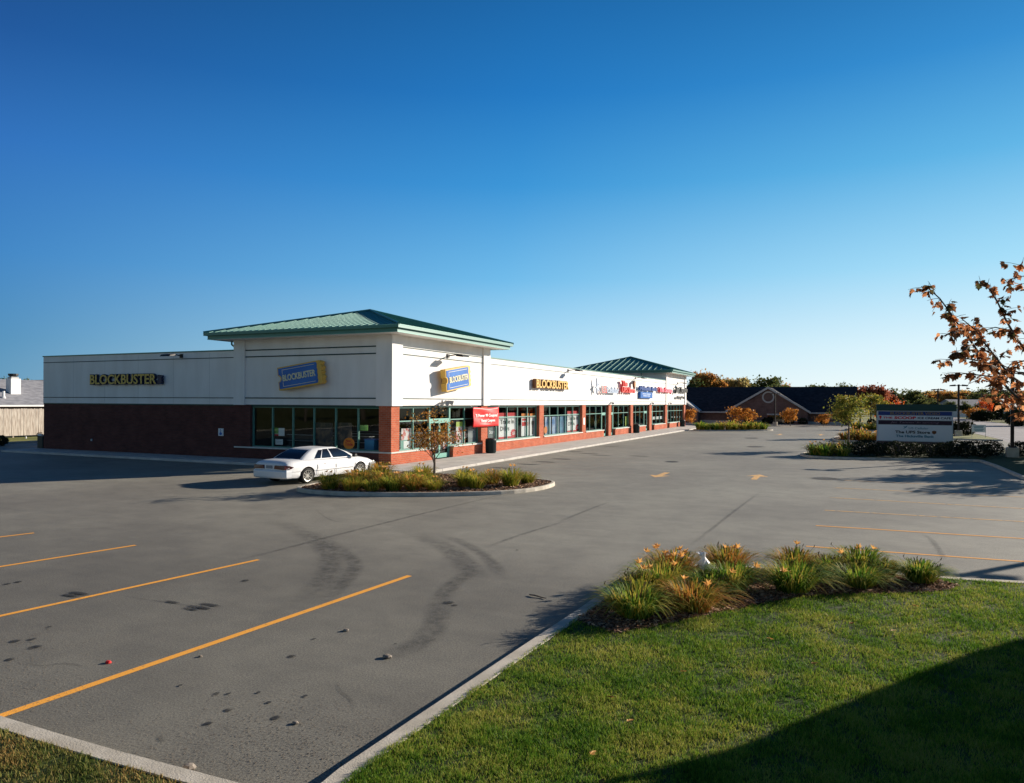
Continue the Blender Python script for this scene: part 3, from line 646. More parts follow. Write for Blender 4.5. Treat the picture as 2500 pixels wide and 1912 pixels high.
# front brick pillars and low walls
pill = [(10.35, 11.25), (20.2, 21.1), (30.25, 31.2), (38.2, 39.1), (46.3, 47.3), (54.7, 55.8), (63.1, 64.2), (75.0, 76.08)]
for (a, c) in pill: MB().box(-0.45, a, zG-0.1, -0.03, c, zH-0.002).build('brick_pillar', M['brick'], mall)
GX = -0.32
bays = [  # (y0,y1,door or None)
    (0.80, 10.35, (4.25, 6.63)), (11.25, 20.2, None), (21.1, 30.25, None), (31.2, 38.2, (36.65, 38.1)), (39.1, 46.3, (39.2, 40.5)),
    (47.3, 54.7, (53.0, 54.5)), (55.8, 63.1, (55.95, 57.1)), (64.2, 75.0, (64.35, 65.6))]
def sillbox(y0, y1): MB().box(-0.42, y0, 0.722, 0.035, y1, 0.80).build('window_sill', M['sill'], mall)
panes = {}
def window(y0, y1, n, z0=0.80, transom=2.38):
    root = MB(); t = 0.055
    zt = zH-0.10
    root.box(GX-0.06, y0, z0, GX+0.06, y1, z0+t); root.box(GX-0.06, y0, zt-t, GX+0.06, y1, zt)
    for k in range(n+1):
        y = y0+(y1-y0)*k/n; y = min(max(y, y0+t/2), y1-t/2)
        root.box(GX-0.06, y-t/2, z0+t+0.001, GX+0.06, y+t/2, zt-t-0.001)
    root.box(GX+0.062, y0, transom-0.03, GX+0.072, y1, transom+0.03)
    o = root.build('window', M['frame'], mall)
    g = MB(); g.add([(GX, y0+t/2, z0+t/2), (GX, y1-t/2, z0+t/2), (GX, y1-t/2, zt-t/2), (GX, y0+t/2, zt-t/2)], [(0, 1, 2, 3)]); g.build('pane', M['glass'], o)
for i, (y0, y1, dr) in enumerate(bays):
    hb = MB().box(GX-0.1, y0+0.003, zH-0.098, GX+0.16, y1-0.003, zH-0.003); hb.build('window_header', M['header'], mall)
    segs = [(y0, y1)] if not dr else [(y0, dr[0]), (dr[1], y1)]
    for (a, c) in segs:
        if c-a < 0.5: continue
        MB().box(-0.45, a+0.001, zG-0.1, -0.032, c-0.001, 0.72).build('low_brick_wall', M['brick'], mall); sillbox(a-0.02, c+0.02)
        n = max(1, round((c-a)/1.75)); window(a, c, n)
    if dr:
        a, c = dr; f = MB(); t = 0.09
        f.box(GX-0.05, a, zG, GX+0.05, a+t, zH-0.1); f.box(GX-0.05, c-t, zG, GX+0.05, c, zH-0.1); f.box(GX-0.05, a+t, 2.30, GX+0.05, c-t, 2.46)
        fr = f.build('door_frame', M['frame2'], mall)
        g = MB(); g.add([(GX, a+t, 2.46), (GX, c-t, 2.46), (GX, c-t, zH-0.1), (GX, a+t, zH-0.1)], [(0, 1, 2, 3)]); g.build('transom_pane', M['glass'], fr)
        w = (c-a-2*t); nd = 2 if w > 1.6 else 1
        for k in range(nd):
            d0 = a+t+w*k/nd+0.005; d1 = a+t+w*(k+1)/nd-0.005
            d = MB(); s = 0.08; xx = GX+0.005
            d.box(xx-0.03, d0, zG+0.01, xx+0.03, d0+s, 2.295); d.box(xx-0.03, d1-s, zG+0.01, xx+0.03, d1, 2.295)
            d.box(xx-0.03, d0+s, zG+0.01, xx+0.03, d1-s, zG+0.27); d.box(xx-0.03, d0+s, 2.2, xx+0.03, d1-s, 2.295)
            do = d.build('door', M['frame2'], mall)
            g = MB(); g.add([(xx, d0+s, zG+0.27), (xx, d1-s, zG+0.27), (xx, d1-s, 2.2), (xx, d0+s, 2.2)], [(0, 1, 2, 3)]); g.build('pane', M['glass'], do)
            h = MB(); hy = d1-0.16 if k == 0 else d0+0.16; h.tube([(xx+0.035, hy, 0.95), (xx+0.09, hy, 0.98), (xx+0.09, hy, 1.32), (xx+0.035, hy, 1.35)], 0.014, 6); h.build('handle', M['alloy'], do)
# side window
GY = 0.28; b = MB(); t = 0.07; x0, x1 = -9.72, -0.80; zt = zH-0.13
b.box(x0, GY-0.06, 0.80, x1, GY+0.06, 0.86); b.box(x0, GY-0.06, zt-0.04, x1, GY+0.06, zt)
for k in range(7):
    x = x0+(x1-x0)*k/6; x = min(max(x, x0+t/2), x1-t/2); b.box(x-t/2, GY-0.06, 0.861, x+t/2, GY+0.06, zt-0.041)
sw = b.build('window', M['frame'], mall)
g = MB(); g.add([(x0+t/2, GY, 0.83), (x1-t/2, GY, 0.83), (x1-t/2, GY, zt-0.02), (x0+t/2, GY, zt-0.02)], [(0, 1, 2, 3)]); g.build('pane', M['glass'], sw)
MB().box(x0+0.002, 0.12, zH-0.128, x1-0.002, GY+0.1, zH-0.003).build('window_header', M['header'], mall)
MB().box(TX-0.0, -0.03, 0.722, 0.035, 0.4, 0.798).build('window_sill', M['sill'], mall)
MB().box(-0.10, 0.401, 0.722, 0.035, 0.785, 0.798).build('window_sill', M['sill'], mall)
MB().box(LX+0.02, 0.0, zH-0.07, TX, 0.028, zH-0.003).build('drip_edge', M['header'], mall)
# interior
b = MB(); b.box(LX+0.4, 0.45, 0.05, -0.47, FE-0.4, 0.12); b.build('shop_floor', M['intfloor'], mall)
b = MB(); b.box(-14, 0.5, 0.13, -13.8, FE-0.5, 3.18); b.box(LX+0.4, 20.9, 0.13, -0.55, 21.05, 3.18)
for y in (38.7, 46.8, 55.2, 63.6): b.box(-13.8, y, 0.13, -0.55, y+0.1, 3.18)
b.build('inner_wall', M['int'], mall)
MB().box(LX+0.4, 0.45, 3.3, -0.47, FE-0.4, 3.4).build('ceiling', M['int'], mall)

# hip roofs
def hip(x0, x1, y0, y1, ze, za, ov=1.25, seam=0.45):
    ax, ay = (x0+x1)/2, (y0+y1)/2
    X0, X1, Y0, Y1 = x0-ov, x1+ov, y0-ov, y1+ov
    r = MB(); r.add([(X0, Y0, ze), (X1, Y0, ze), (X1, Y1, ze), (X0, Y1, ze), (ax, ay, za)], [(0, 1, 4), (1, 2, 4), (2, 3, 4), (3, 0, 4)])
    # standing seams on each slope
    C_ = [(X0, Y0), (X1, Y0), (X1, Y1), (X0, Y1)]
    A_ = Vector((ax, ay, za))
    for k in range(4):
        p = Vector((*C_[k], ze)); q = Vector((*C_[(k+1) % 4], ze)); L_ = (q-p).length; e = (q-p).normalized(); inn = Vector((-e.y, e.x, 0))
        half = L_/2; rise = (za-ze); n = int(L_/seam)
        for i in range(1, n):
            s = L_*i/n; frac = 1-abs(s-half)/half
            top_in = frac*(abs((A_-p).dot(inn))); a = p+e*s; c = a+inn*top_in+Vector((0, 0, rise*frac))
            up = Vector((0, 0, 0.022+.035*(seam > .6))); w = e*(0.012+.012*(seam > .6))
            r.add([a-w, a+w, c+w, c-w, a-w+up, a+w+up, c+w+up, c-w+up], [(4, 5, 6, 7), (0, 4, 7, 3), (1, 2, 6, 5), (0, 1, 5, 4)])
    ro = r.build('roof', M['roof'], mall)
    hp = MB()
    for (cx_, cy_) in C_: hp.tube([(cx_, cy_, ze+0.02), (ax, ay, za+0.03)], 0.075, 6)
    hp.build('hip_cap', M['fascia'], ro)
    f = MB(); o2 = 0.10; i0 = 0.16
    def ring(a, z0, z1, th=0.10):
        f.box(X0-a, Y0-a, z0, X1+a, Y0-a+th, z1); f.box(X0-a, Y1+a-th, z0, X1+a, Y1+a, z1)
        f.box(X0-a, Y0-a+th, z0, X0-a+th, Y1+a-th, z1); f.box(X1+a-th, Y0-a+th, z0, X1+a, Y1+a-th, z1)
    ring(-i0, ze-0.36, ze-0.03)
    f.build('fascia', M['fascia'], ro)
    f = MB(); ring(0.0, ze-0.17, ze-0.012); g2 = f.build('gutter', M['fascia'], ro)
    f = MB(); ring(0.012, ze-0.035, ze-0.0, 0.06); ring(-i0+0.012, ze-0.385, ze-0.355, 0.05); f.build('gutter_lip', M['gutter'], ro)
    s = MB(); s.box(X0+i0+0.1, Y0+i0+0.1, ze-0.37, X1-i0-0.1, Y1-i0-0.1, ze-0.35); s.build('soffit', M['stucco'], ro)
    return ro
hip(TX, 0.0, 0.0, TY, 7.34, 9.10, 1.2)
hip(-13.0, 0.0, T2, FE, HZ+0.32, 9.95, 1.2, 0.8)
def downspout(pts):
    MB().tube(pts, 0.055, 6).build('downspout', M['fascia'], mall)
downspout([(TX-0.75, 0.5, 7.0), (TX-0.75, 0.5, 6.78), (TX-0.12, 0.5, 6.35), (TX-0.1, 0.5, 6.0)])
downspout([(-3.0, T2-0.9, HZ-0.05), (-3.0, T2-0.9, HZ-0.3), (-3.0, T2-0.08, HZ-0.75), (-3.0, T2-0.06, 6.0)])

# ------------------------------------------------------------------ wall lamps
def flood(Y, z, label, side=False, X=0.0):
    t = thing('sign_floodlight', label, 'lamp', (0, Y, z) if not side else (X, 0, z), 0 if not side else -math.pi/2, 'floodlights on arms over the signs')
    a = MB(); a.box(0.0, -0.12, -0.12, 0.05, 0.12, 0.12); a.tube([(0.04, 0, 0), (0.5, 0, 0.06), (0.95, 0, 0.05)], 0.035, 6); a.build('arm', M['dark'], t)
    h = MB(); h.add([(0.75, -0.42, -0.05), (1.25, -0.42, -0.09), (1.25, 0.42, -0.09), (0.75, 0.42, -0.05), (0.80, -0.38, 0.09), (1.15, -0.38, 0.03), (1.15, 0.38, 0.03), (0.80, 0.38, 0.09)],
          [(0, 3, 2, 1), (4, 5, 6, 7), (0, 1, 5, 4), (1, 2, 6, 5), (2, 3, 7, 6), (3, 0, 4, 7)]); h.build('lamp_head', M['dark'], t, bevel=0.015)
    return t
flood(5.9, 6.17, 'dark floodlight on an arm over the ticket sign on the sunlit tower side')
flood(26.4, 6.15, 'dark floodlight on an arm right of the yellow letters on the sunlit front')
flood(48.0, 6.2, 'dark floodlight on an arm over the blue bank letters')
flood(70.4, 6.2, 'dark floodlight on an arm over the black script letters at the far end')
flood(0, 6.15, 'dark floodlight on an arm on the shaded side wall, right of the yellow letters', True, -15.2)
def spot(Y, label, s=1.0):
    t = thing('security_light', label, 'lamp', (0, Y, 3.42), 0, 'twin security lights above the shop doors')
    MB().box(0.0, -0.09*s, -0.09*s, 0.05, 0.09*s, 0.09*s).build('base_plate', M['white'], t)
    for q in (-1, 1):
        m_ = MB(); m_.tube([(0.05, 0, 0), (0.14*s, q*0.10*s, 0.04), (0.30*s, q*0.22*s, -0.06)], [0.02, 0.05*s, 0.10*s], 8); m_.build('lamp_head', M['trim'], t)
spot(5.4, 'twin grey security light over the near double door, below the ticket sign', 1.5)
spot(38.65, 'twin grey security light over the fourth brick pillar of the front')
spot(55.25, 'twin grey security light over the sixth brick pillar of the front')
spot(65.0, 'twin grey security light over the farthest shop door')

# ------------------------------------------------------------------ signs
def letters(label, Y, z, w, h, txt, mats, depth, mtxf, stand=0.10, name='letter_sign', off=0.012, **k):
    m0 = mtxf(Y, z); loc = m0.translation
    t = thing(name, label, 'sign', tuple(loc)); return t
def front_letters(t, txt, Y, z, w, h, face, side, depth=0.2, stand=0.12, off=0.01, halo=None, **k):
    wtext(txt, front_mtx(Y, z, stand), w, h, depth, [face, side], t, off=off, **k)
# yellow channel letters
t = thing('letter_sign', 'yellow channel letters of a video shop on the shaded side wall', 'sign', (-23.2, -0.02, 4.44))
wtext('BLOCKBUSTER', side_mtx(-23.22, 4.42, -0.10), 6.2, 0.70, 0.14, [M['navy'], M['navy']], t, 'letter_return', off=0.055)
wtext('BLOCKBUSTER', side_mtx(-23.17, 4.46, -0.245), 6.08, 0.62, 0.03, [M['bronze'], M['bronze']], t, 'lettering', off=0.014)
b = MB(); b.prism([(0, 0), (.35, 0), (.33, .1), (.4, .15), (.33, .22), (.4, .3), (.33, .38), (.4, .45), (.35, .55), (0, .58), (.06, .35), (.0, .22)], 0, 0.15); b.xf(side_mtx(-16.98, 4.44, -0.10)); b.build('ticket_stub', M['navy'], t, world=True)
MB().box(-23.1, -0.10, 4.70, -16.7, -0.0, 4.76).build('raceway', M['stucco'], t, world=True)
t = thing('letter_sign', 'yellow channel letters of a video shop on the sunlit front wall', 'sign', (0.02, 18.6, 4.5))
wtext('BLOCKBUSTER', front_mtx(18.55, 4.50, 0.10), 7.1, 0.72, 0.26, [M['brown'], M['brown']], t, 'letter_return', off=0.05)
wtext('BLOCKBUSTER', front_mtx(18.62, 4.54, 0.365), 6.95, 0.64, 0.03, [M['yl'], M['yl']], t, 'lettering', off=0.022)
MB().box(0.0, 18.8, 4.78, 0.10, 25.4, 4.86).build('raceway', M['stucco'], t, world=True)
# ticket signs
def ticket(label, mtx):
    t = thing('ticket_sign', label, 'sign', tuple(mtx.translation))
    W_, H_ = 3.15, 1.28
    out = [(0, 0), (W_*0.93, 0)]
    n = 5
    for i in range(n):
        y0 = H_*i/n; y1 = H_*(i+1)/n
        for a in range(1, 6):
            th = math.pi*a/6; out.append((W_*0.93+0.13*math.sin(th)+0.03*(i % 2), y0+(y1-y0)*a/6))
    out += [(W_*0.93, H_), (0, H_)]
    c = [(0.0+0.17*math.sin(a), H_/2+0.17*math.cos(a)) for a in [math.pi*k/8 for k in range(9)]]
    out += c
    b = MB(); b.prism(out, 0, 0.34); b.xf(mtx); b.build('ticket_body', M['yl'], t, world=True)
    m_ = 0.07
    inn = [(m_, m_), (W_*0.86, m_)]
    for i in range(4):
        y0 = m_+(H_-2*m_)*i/4; y1 = m_+(H_-2*m_)*(i+1)/4
        for a in range(1, 5): inn.append((W_*0.86+0.06*math.sin(math.pi*a/5), y0+(y1-y0)*a/5))
    inn += [(W_*0.86, H_-m_), (m_, H_-m_)]+[(m_+0.20*math.sin(a), H_/2+0.20*math.cos(a)) for a in [math.pi*k/8 for k in range(9)]]
    b = MB(); b.prism(inn, 0.341, 0.36); b.xf(mtx); b.build('ticket_face', M['blue'], t, world=True)
    b = MB(); th = 0.022
    for (x0, y0, x1, y1) in [(.34, .17, 2.6, .17+th), (.34, H_-.17-th, 2.6, H_-.17), (.34, .17+th, .34+th, .42), (.34, H_-.42, .34+th, H_-.17-th)]: b.box(x0, y0, .361, x1, y1, .366)
    b.xf(mtx); b.build('border_line', M['cream'], t, world=True)
    wtext('BLOCKBUSTER', mtx @ Matrix.Translation((0.36, 0.46, 0.361)), 2.28, 0.36, 0.03, [M['cream'], M['cream']], t, off=0.02)
    for (x, y) in ((0.6, 0.4), (2.3, 0.4), (0.6, 0.9), (2.3, 0.9)): MB().box(x, y, -0.22, x+0.08, y+0.08, 0.0).xf(mtx).build('bracket', M['dark'], t, world=True)
ticket('tilted blue and yellow ticket sign on the shaded tower wall', side_mtx(-7.12, 4.02, -0.12, R(7.5)))
ticket('tilted blue and yellow ticket sign on the sunlit tower wall', front_mtx(4.75, 4.02, 0.24, R(7.5)))
# phone shop
t = thing('letter_sign', 'pale blue and red letters of a phone shop with a star burst', 'sign', (0.02, 32.4, 4.3))
b = MB(); st = []
for k in range(10):
    a = math.pi/2+2*math.pi*k/10+0.3; r = 0.62 if k % 2 == 0 else 0.22
    if k == 0: r = 0.9
    st.append((0.75+r*math.cos(a)*1.1, 0.55+r*math.sin(a)))
b.prism(st, 0, 0.12); b.xf(front_mtx(32.6, 4.3, 0.3)); b.build('star_emblem', M['paleblue'], t, world=True)
wtext('US', front_mtx(34.7, 4.35, 0.25), 1.5, 0.72, 0.15, [M['red'], M['paper']], t, 'lettering', off=0.0)
wtext('Cellular', front_mtx(36.3, 4.37, 0.25), 4.0, 0.62, 0.15, [M['paleblue'], M['paleblue']], t, 'lettering', off=0.012)
t = thing('letter_sign', 'red letters and brown shield of a parcel shop', 'sign', (0.02, 41.4, 4.5))
wtext('The', front_mtx(41.5, 5.15, 0.25), 1.9, 0.6, 0.2, [M['red'], M['red']], t, off=0.03)
wtext('UPS Store', front_mtx(41.4, 4.5, 0.25), 5.0, 0.6, 0.2, [M['red'], M['red']], t, off=0.03)
b = MB(); b.prism([(0, .35), (.3, .0), (.6, .35), (.6, .8), (.3, .9), (0, .8)], 0, .2); b.xf(front_mtx(46.0, 4.95, .25)); b.build('shield', [M['brown']], t, world=True)
b = MB(); b.prism([(.12, .4), (.3, .15), (.48, .4), (.48, .68), (.12, .68)], .201, .215); b.xf(front_mtx(46.0, 4.95, .25)); b.build('shield_face', [M['orange']], t, world=True)
t = thing('letter_sign', 'blue letters of a bank over a small blue box sign', 'sign', (0.02, 48.8, 4.0))
wtext('Hicksville Bank', front_mtx(48.8, 4.86, 0.2), 8.0, 0.5, 0.2, [M['bankblue'], M['bankblue']], t, off=0.03)
b = MB(); b.box(0.02, 49.3, 3.98, 0.3, 54.8, 4.68); b.build('sign_box', M['blue'], t, world=True)
b = MB()
for (y0, y1, z) in ((50.1, 51.6, 4.42), (51.8, 53.9, 4.42), (50.4, 52.0, 4.2), (52.2, 53.6, 4.2)): b.box(0.302, y0, z, 0.31, y1, z+0.09)
b.build('small_print', M['paleblue'], t, world=True)
t = thing('letter_sign', 'bubbly pink letters of an ice cream shop', 'sign', (0.02, 57.8, 4.6))
wtext('The Scoop', front_mtx(57.8, 4.62, 0.2), 7.4, 0.8, 0.22, [M['pink'], M['red']], t, off=0.05)
t = thing('letter_sign', 'black script letters of a tanning salon at the far end', 'sign', (0.02, 67.4, 4.0))
wtext('Jet Tannin', front_mtx(67.4, 4.72, 0.2), 8.0, 0.95, 0.2, [M['black'], M['black']], t, off=0.03, shear=0.35)
wtext('tanning', front_mtx(68.6, 4.02, 0.2), 5.2, 0.42, 0.2, [M['black'], M['greyplastic']], t, off=0.02, shear=0.3)

# banner
t = thing('vinyl_banner', 'red vinyl banner with white lettering tied across the second brick pillar', 'banner', (0.1, 8.85, 1.85))
b = MB(); ny, nz_ = 24, 10
y0, y1, z0, z1 = 8.85, 12.65, 1.84, 3.12
for i in range(ny+1):
    for j in range(nz_+1):
        u, v = i/ny, j/nz_; sag = 0.05*math.sin(math.pi*u)
        x = 0.13+0.035*math.sin(u*9+v*3)*math.sin(math.pi*v)+0.02*math.sin(v*7+u*4)
        b.v.append((x, y0+(y1-y0)*u, z0+(z1-z0)*v-sag*(0.4+0.6*v)+0.03*(1-v)*math.sin(math.pi*u)))
for i in range(ny):
    for j in range(nz_): a = i*(nz_+1)+j; b.f.append((a, a+nz_+1, a+nz_+2, a+1)); b.m.append(0)
o = b.build('banner_cloth', M['vinyl'], t, smooth=True, world=True)
md = o.modifiers.new('s', 'SOLIDIFY'); md.thickness = 0.004
wtext("'5 Power 99 Coupons'", front_mtx(9.15, 2.42, 0.185), 3.2, 0.26, 0.006, [M['paper'], M['paper']], t, off=0.03)
wtext('Rental Coupons', front_mtx(9.95, 2.10, 0.185), 2.0, 0.24, 0.006, [M['paper'], M['paper']], t, off=0.03)
b = MB(); b.tube([(0.13, 8.87, 3.10), (0.05, 8.7, 3.22)], 0.008, 4); b.tube([(0.13, 12.63, 3.10), (0.05, 12.85, 3.22)], 0.008, 4); b.tube([(0.13, 12.63, 1.86), (-0.2, 12.9, 1.95)], 0.008, 4); b.build('tie_cord', M['white'], t, world=True)

# posters in the front windows (thin boards just inside the glass)
PX = GX-0.09
def c3(x, y): return (900+x/3.652, 740+y/3.652)
def c4(x, y): return (1200+x/4.225, 850+y/4.225)
def fposter(label, tl, br, material, name='window_poster', cat='poster', group='posters in the front windows'):
    a = FX(*tl, PX); c = FX(*br, PX)
    y0, y1 = sorted((a.y, c.y)); z1, z0 = max(a.z, c.z), min(a.z, c.z)
    t = thing(name, label, cat, (PX, y0, z0), 0, group)
    MB().box(PX-0.01, y0, z0, PX, y1, z1).build('sheet', material, t, world=True)
    return t, y0, y1, z0, z1
def pbox(t, y0, z0, y1, z1, material, name='colour_band', d=0.004, o=0.0): MB().box(PX+0.001+o, y0, z0, PX+d+o, y1, z1).build(name, material, t, world=True)
def ptext(t, txt, y, z, w, h, m_=None, off=0.02, o=0.004): wtext(txt, front_mtx(y, z, PX+o), w, h, 0.004, [m_ or M['black']]*2, t, off=off)
def trade(label, tl, br):
    t, y0, y1, z0, z1 = fposter(label, tl, br, M['paper']); w = y1-y0; h = z1-z0
    pbox(t, y0, z1-h*0.13, y1, z1, M['redband']); pbox(t, y0, z0, y1, z0+h*0.10, M['redband'])
    ptext(t, 'Trade in', y0+w*0.08, z0+h*0.58, w*0.80, h*0.17); ptext(t, 'DVDs', y0+w*0.08, z0+h*0.32, w*0.52, h*0.17)
    b = MB(); b.prism([(0.5*math.cos(a)*(1 if i % 2 else .85), 0.36*math.sin(a)*(1 if i % 2 else .85)) for i, a in enumerate(np.linspace(0, 2*math.pi, 24, endpoint=False))], 0, .004)
    b.v = [(x*w/2.7, y*h/2.1, z) for x, y, z in b.v]; b.xf(front_mtx(y1-w*0.14, z0+h*0.2, PX+0.006)); b.build('price_burst', M['redband'], t, world=True)
    ptext(t, '$5', y1-w*0.22, z0+h*0.13, w*0.15, h*0.13, M['paper'], o=0.011)
trade('tall white and red DVD trade-in poster beside the red banner', c3(1160, 980), c3(1312, 1205))
trade('tall white and red DVD trade-in poster in the third window bay', c4(782, 650), c4(903, 862))
t, y0, y1, z0, z1 = fposter('white sheet with red lettering and an orange top in the second window bay', c3(1362, 985), c3(1425, 1182), M['paper'])
pbox(t, y0, z1-.28, y1, z1, M['orange']); pbox(t, y0+.1, z0+.75, y1-.1, z0+1.05, M['redband']); pbox(t, y0+.15, z0+1.15, y1-.2, z0+1.3, M['redband'])
t, y0, y1, z0, z1 = fposter('white sheet showing a dark standing figure under an orange top', c3(1438, 985), c3(1492, 1178), M['paper'])
pbox(t, y0, z1-.28, y1, z1, M['orange'])
b = MB(); w = (y1-y0); b.prism([(-.16, 0), (.16, 0), (.14, .55), (.24, .9), (.2, 1.0), (.08, 1.08), (.06, 1.22), (-.06, 1.22), (-.08, 1.08), (-.2, 1.0), (-.24, .9), (-.14, .55)], 0, .004); b.xf(front_mtx(y0+w*.45, z0+.1, PX+.003)); b.build('figure_print', M['black'], t, world=True)
fposter('pale blue and white poster, leftmost in the third window bay', c4(552, 712), c4(612, 885), M['posterblue'])
fposter('pale blue and white poster, second from left in the third window bay', c4(626, 708), c4(690, 880), M['posterblue'])
fposter('deep blue poster next to the trade-in poster of the third bay', c4(704, 705), c4(770, 872), mat('poster_deep_blue', (0.03, 0.15, 0.3), .5, (.08, .3, .45), 2))
t = thing('round_sticker', 'orange round sticker low in the third window bay', 'sticker', tuple(FX(*c4(555, 845), PX+.01)))
b = MB(); b.prism([(0.33*math.cos(a), 0.3*math.sin(a)) for a in np.linspace(0, 2*math.pi, 16, endpoint=False)], 0, .01); b.xf(front_mtx(0, 0, 0.02)); b.build('disc', M['orange'], t)
t, y0, y1, z0, z1 = fposter('tall mixed colour poster right of the near double door', c3(780, 1060), c3(860, 1255), M['posterpink'])
pbox(t, y0, z1-.3, y1, z1, M['ylgreen'])
fposter('grey sheet low in the window left of the red banner', c3(888, 1110), c3(972, 1240), mat('poster_grey', (.3, .32, .33), .6))
t, y0, y1, z0, z1 = fposter('dark grey sign with white script beside the second brick pillar', c3(1066, 1110), c3(1140, 1220), mat('poster_slate', (.12, .16, .16), .6))
ptext(t, 'Store', y0+.15, z0+.45, (y1-y0)*.7, .25, M['paper'])
fposter('red and white poster low in the first front window', c3(292, 1120), c3(395, 1215), M['posterpink'])
t, y0, y1, z0, z1 = fposter('green board with white print low in the first front window', c3(285, 1225), c3(400, 1300), M['frame2'])
pbox(t, y0+.3, z0+.06, y1-.35, z1-.05, M['paper'])
fposter('white notice on the glass of the near double door', c3(590, 1180), c3(640, 1300), M['posterpink'])
fposter('white and red notice on the right leaf of the near double door', c3(665, 1190), c3(740, 1290), M['posterpink'])
fposter('lime green strip hanging in the fifth window bay', c4(1380, 705), c4(1402, 800), M['ylgreen'])
fposter('small white sheet in the fourth window bay', c4(1062, 750), c4(1078, 810), M['paper'])
fposter('long white paper banner in the seventh window bay', c4(1662, 708), c4(1780, 728), M['paper'])
for k in range(4):
    fposter('%s small white card from the left in the last window bay' % ORD[k], c4(1858+26*k, 706), c4(1866+26*k, 716), M['paper'], 'window_card', 'card', 'white cards in the last bay')
t = thing('notice_plate', 'white notice on the third brick pillar of the front', 'notice', (-0.02, 30.5, 1.45)); MB().box(0, 0, 0, .015, .42, .62).build('sheet', M['paper'], t)

# posters in the side window
SYP = GY+0.09
def c2(x, y): return (480+x/4.221, 720+y/4.221)
def sposter(label, tl, br, material, cat='poster', name='window_poster', group='posters in the side windows'):
    a = SY(*tl, SYP); c = SY(*br, SYP); x0, x1 = sorted((a.x, c.x)); z1, z0 = max(a.z, c.z), min(a.z, c.z)
    t = thing(name, label, cat, (x0, SYP, z0), 0, group)
    MB().box(x0, SYP, z0, x1, SYP+.01, z1).build('sheet', material, t, world=True); return t, x0, x1, z0, z1
def sbox(t, x0, z0, x1, z1, material): MB().box(x0, SYP-.005, z0, x1, SYP-.001, z1).build('colour_band', material, t, world=True)
t, x0, x1, z0, z1 = sposter('green and white sign with a red strip in the second side window', c2(775, 1370), c2(905, 1455), M['paper'])
sbox(t, x0, z1-.33, x0+.5, z1, M['green']); sbox(t, x0, z0, x0+.5, z0+.1, M['redband'])
t, x0, x1, z0, z1 = sposter('small white notice with grey print low in the second side window', c2(812, 1485), c2(888, 1545), M['paper'])
for k in range(3): sbox(t, x0+.08, z0+.08+k*.1, x1-.08, z0+.11+k*.1, M['trim'])
sposter('dark film poster in the fourth side window', c2(1222, 1315), c2(1402, 1558), M['posterdark'])
sposter('dark brownish film poster in the fifth side window', c2(1420, 1315), c2(1598, 1555), M['posterdark'])
sposter('green translucent sign in the sixth side window', c2(1660, 1340), c2(1765, 1400), M['green'])
t = thing('round_sticker', 'orange round sticker with red print on the fifth side window', 'sticker', tuple(SY(*c2(1570, 1532), GY-.01)))
b = MB(); b.prism([(0.37*math.cos(a), 0.31*math.sin(a)) for a in np.linspace(0, 2*math.pi, 24, endpoint=False)], 0, .006); b.xf(side_mtx(0, 0, 0)); b.build('disc', M['orange'], t)
b = text_mb('Trade', .5, .17, .004, .02); b.xf(side_mtx(-.25, -.12, -.008)); b.build('lettering', [M['redband']]*2, t)
b = text_mb('New', .34, .12, .004, .02); b.xf(side_mtx(-.2, .08, -.008)); b.build('lettering', [M['redband']]*2, t)
t = thing('storage_bin', 'blue bin standing inside the last side window', 'bin', (-1.75, .75, .12)); MB().prism([(-.3, -.25), (.3, -.25), (.34, .25), (-.34, .25)], 0, 1.25).build('body', mat('blue_bin', (.04, .2, .4), .5), t); MB().box(-.33, -.28, 1.251, .36, .28, 1.3).build('rim', M['bankblue'], t)
t = thing('display_counter', 'dark display counter inside the last side window', 'counter', (-1.15, 1.1, .12)); MB().box(-.2, -.3, 0, .35, .3, 1.2).build('body', M['greyplastic'], t); MB().box(-.25, -.35, 1.2, .4, .35, 1.25).build('top', M['dark'], t)
# shop shelving, seen dimly through the glass
k = 0
for y in (2.5, 5.5, 8.5, 12, 15, 18):
    t = thing('shop_shelf', '%s grey rental shelf from the corner, seen dimly through the front glass' % ORD[k], 'shelf', (-3, y, .12), 0, 'shelves inside the corner shop'); k += 1
    MB().box(-6, -.04, 0, 0, .04, 1.35).build('back_panel', M['int'], t)
    b = MB()
    for z in (.25, .6, .95, 1.3): b.box(-6, -.25, z, 0, -.041, z+.03); b.box(-6, .041, z, 0, .25, z+.03)
    b.build('shelf_board', M['trim'], t)
# accessible parking sign + box + utility cabinet
t = thing('accessible_parking_sign', 'small white sign with blue wheelchair symbol on the dark side wall', 'sign', (-11.97, .03, 1.37))
MB().box(-.2, -.03, 0, .2, 0, .44).build('plate', M['white'], t)
b = MB(); b.prism([(-.1, .06), (-.02, .04), (.07, .06), (.11, .13), (.08, .2), (0, .2), (.0, .3), (-.05, .3), (-.06, .2), (-.12, .15)], 0, .004); b.prism([(-.03+.04*math.cos(a), .35+.04*math.sin(a)) for a in np.linspace(0, 6.28, 10, endpoint=False)], 0, .004)
b.xf(side_mtx(0, 0, -.031)); b.build('wheelchair_symbol', M['blue'], t)
t = thing('outlet_box', 'tiny pale outlet box low on the brick side wall', 'outlet', (-23.35, .03, .76)); MB().box(-.06, -.06, 0, .06, 0, .14).build('housing', M['trim'], t); MB().box(-.045, -.07, .02, .045, -.061, .12).build('cover', M['sill'], t)
t = thing('utility_cabinet', 'dark rounded utility cabinet at the left end of the building', 'utility box', (-28.95, .6, 0))
